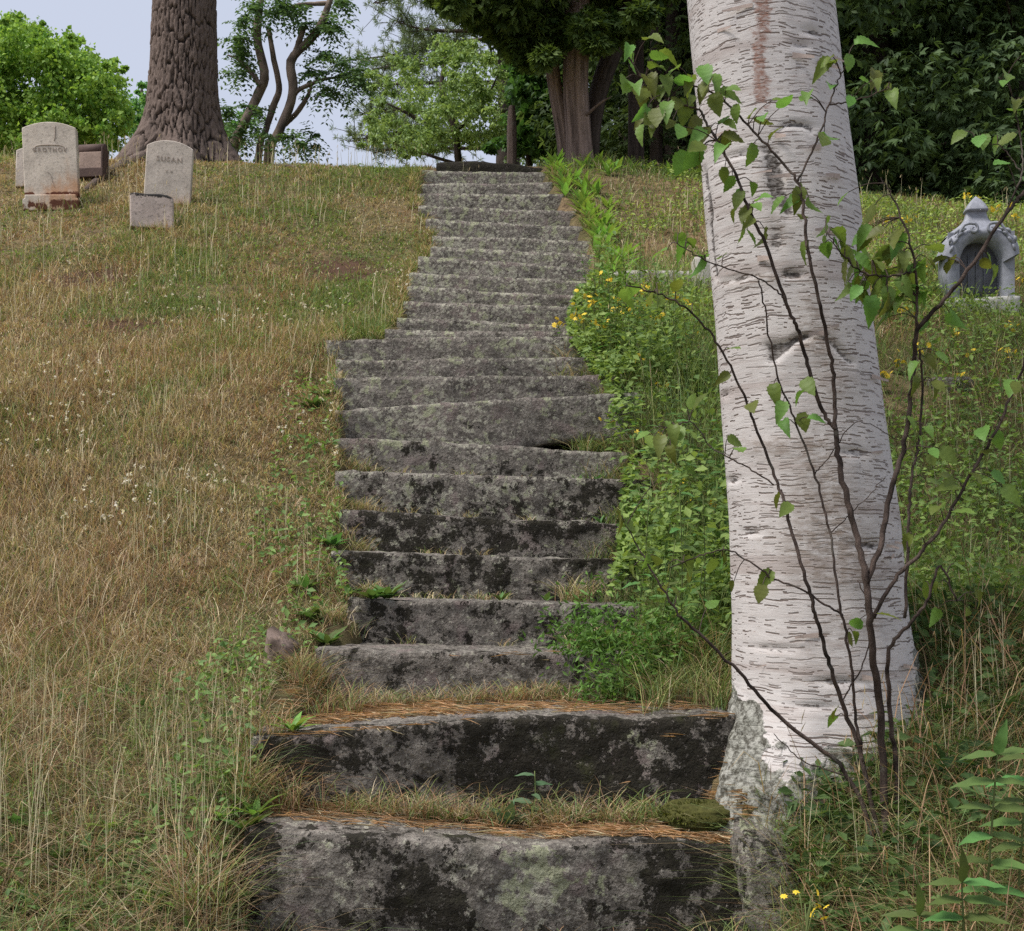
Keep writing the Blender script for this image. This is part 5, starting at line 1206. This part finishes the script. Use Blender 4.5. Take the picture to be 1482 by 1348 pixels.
for px, py, d in ((1335, 510, 7.2), (1380, 485, 7.5), (1395, 510, 7.3), (1462, 510, 7.2), (1465, 500, 7.6), (1390, 545, 7.0), (1310, 490, 7.8), (1278, 540, 7.0), (1300, 465, 7.9), (1350, 390, 8.9), (1345, 395, 8.8), (1400, 283, 10.6), (1420, 286, 10.8), (1430, 305, 10.4), (1455, 300, 10.5), (1470, 310, 10.2), (1290, 315, 10.2), (1315, 315, 10.4), (1478, 420, 8.6), (1300, 520, 7.2)):
    flowering(px, py, d, 'yellow wildflower in the meadow around the niche monument', 'yellow wildflowers in the right meadow', 5, .03)
flowering(1165, 1308, 3.05, 'yellow wildflower at the bottom edge right of the lowest step', None, 9, .017)

# single plants that stand out
for k in range(14):
    x_, y_ = hit(rng.uniform(20, 430), rng.uniform(1180, 1335)); rosette(x_, y_, 9, .075, LM_w if k % 2 else LM_b, 'small leafy green weed in the long grass left of the two lowest steps', 'weeds in the lower left grass', .8)
rosette(W(735, 1190, 3.83)[0], 3.84, 6, .085, LM_bl, 'bluish broad-leaved plant on the ledge behind the lowest step', None, 1.15)
tall_weed(W(766, 1150, 3.86)[0], 3.87, .17, 5, .08, 'upright pale-leaved plant standing against the second step', None, [LM_bl])
rosette(W(660, 1190, 3.84)[0], 3.85, 8, .055, LM_b, 'small green rosette in the dry grass on the lowest step', None, .9)
rosette(W(840, 1165, 3.86)[0], 3.87, 7, .06, LM_w, 'small green sprig right of the bluish plant on the ledge', None, 1.0)
rosette(W(745, 975, 4.58)[0], 4.56, 6, .05, LM_b, 'tiny bright seedling against the third step', None, 1.0)
for k, (px, py, d, lab) in enumerate(((475, 905, 4.75, 'round-leaved plant left of the third and fourth steps'), (455, 880, 4.95, 'trailing round-leaved plant spilling onto the fourth step\'s left end'), (500, 820, 5.25, 'leafy plant rooted at the left end of the fifth step'), (540, 850, 5.02, 'broad pointed-leaved plant leaning over the fourth step'), (560, 840, 5.05, 'leaf sprig standing on the fourth step'), (440, 840, 5.2, 'low leaves in the straw left of the fifth step'), (480, 760, 5.6, 'tall thin-leaved plant by the left end of the sixth step'), (465, 560, 7.1, 'green leaves under the jutting left end of the wide step'), (455, 590, 6.9, 'leafy sprig left of the dark gap under the wide step'))):
    p = W(px, py, d); rosette(p[0], d, 14, .085, LM_w, lab, None, .7, 'broadleaf_plant')
for px, d, lab in ((725, 5.28, 'small round leaf sprout at the centre of the fourth step'), (790, 5.3, 'small leaf pair sprouting right of centre on the fourth step'), (865, 6.35, 'leafy vine sprig on the eighth step below the dark gap'), (835, 6.4, 'round-leaved sprig below the dark gap'), (870, 5.95, 'drooping leaf tuft on the sixth step\'s right side')):
    rosette(W(px, 700, d)[0], d, 7, .05, LM_w, lab, None, .9)
rosette(*hit(225, 1315), 12, .09, LM_b, 'pointed-leaved green rosette in the bottom left grass', None, .75)
rosette(*hit(100, 1335), 9, .08, LM_w, 'leafy weed in the bottom left corner', None, .8)
rosette(*hit(320, 1320), 10, .07, LM_w, 'dense dark-leaved weed at the bottom, left of the lowest step', None, .8)
rosette(*hit(195, 1275), 7, .06, LM_bl, 'bluish leaved weed above the bottom left rosette', None, .8)
# compound-leaved shoots in the lower right corner
def shoot(px, d, h, lab, lean):
    x = (px-741)/F*d; z = drop(x, d); b = np.array([x, d, z-.01]); top = b+np.array([lean, -.02, h]); ls = []
    for k in range(6):
        t = .38+.62*k/5; p = b+(top-b)*t
        for sg in (-1, 1):
            d_ = np.array([sg*1.0, -.25+.2*rng.normal(), .12+.1*rng.normal()]); ls.append((LM_c, p, d_, (0.1*sg, -.45, 1), (.085+.025*rng.random())*(1.1-.35*abs(t-.6))))
    ls.append((LM_c, top, (lean, -.3, .6), (0, -.6, 1), .09))
    plant('leafy_shoot', b, lab, 'shoot', None, [([b, (b+top)/2, top], .004, .002)], ls)
shoot(1420, 2.95, .52, 'tallest paired-leaf shoot in the lower right corner', .03)
shoot(1470, 3.05, .44, 'paired-leaf shoot at the right edge of the lower corner', .02)
shoot(1400, 2.85, .33, 'low paired-leaf shoot at the bottom right edge', -.02)
shoot(1345, 2.85, .31, 'small paired-leaf shoot low in the grass, nearest the yellow flower', -.03)
for px, py, n_, lab in ((1165, 1185, 9, 'dark broad-leaved plant under the birch beside the small speckled rock'), (1205, 1200, 10, 'dark broad-leaved plant at the root of the sapling'), (1240, 1170, 9, 'dark leafy clump touching the sapling stems'), (1100, 1290, 8, 'low leaves at the right end of the lowest step'), (1190, 1320, 8, 'long-leaved weed beside the bottom yellow flower'),
                      (1330, 1180, 8, 'leafy weed just right of the sapling root'), (1400, 1040, 9, 'shaded leafy weed right of the birch foot'), (1450, 1010, 8, 'leafy weed at the right edge level with the birch foot'), (1300, 1290, 9, 'leafy weed in the grass below the sapling'), (1370, 1100, 7, 'small leafy weed above the tallest paired-leaf shoot'), (1010, 1320, 5, 'leaf tuft over the lower right of the lowest step'), (1130, 1262, 8, 'leafy weed growing in front of the small speckled rock'), (1175, 1235, 8, 'leafy weed between the small speckled rock and the sapling')):
    x_, y_ = hit(px, py); rosette(x_, y_, n_, .085, LM_w, lab, None, .6)
# white flowered bedstraw cushion right of the third step
for px, d, lab in ((900, 4.45, 'bushy bright green weed on the ledge right of the third step'), (960, 4.5, 'bushy green weed against the birch on the third step\'s ledge'), (860, 4.62, 'feathery green weed over the right part of the third step')):
    x = (px-741)/F*d; z = drop(x, d); k = 900; P = np.array([x, d, z])+np.abs(rng.normal(size=(k, 3)))*[.0, .0, .10]+rng.normal(size=(k, 3))*[.085, .06, .01]
    v, f, c = leaves(P, rsph(k)*[1, 1, .6]+[0, 0, .5], rsph(k), .035, .011, np.array([[.12, .23, .05]])*(.6+.8*rng.random((k, 1))))
    t_ = empty('bushy_weed', (x, d, z), lab, 'weed'); obj('foliage', v, f, M_leaf, t_, smooth=False, cols=c)

# look-alikes in a row: say which one, counted from the nearest
ONES = ['', 'first', 'second', 'third', 'fourth', 'fifth', 'sixth', 'seventh', 'eighth', 'ninth', 'tenth', 'eleventh', 'twelfth', 'thirteenth', 'fourteenth', 'fifteenth', 'sixteenth', 'seventeenth', 'eighteenth', 'nineteenth']
TENS = {2: ('twentieth', 'twenty'), 3: ('thirtieth', 'thirty'), 4: ('fortieth', 'forty'), 5: ('fiftieth', 'fifty')}
def ordinal(n): return ONES[n] if n < 20 else (TENS[n//10][0] if n % 10 == 0 else TENS[n//10][1]+'-'+ONES[n % 10])
rows_ = {}
for o in list(col.objects):
    if o.parent is None and o.get('group'): rows_.setdefault((o['group'], o['label']), []).append(o)
for (g_, l_), os_ in rows_.items():
    if len(os_) > 1:
        for k, o in enumerate(sorted(os_, key=lambda q: q.location.y)): o['label'] = ordinal(k+1)+' nearest '+l_
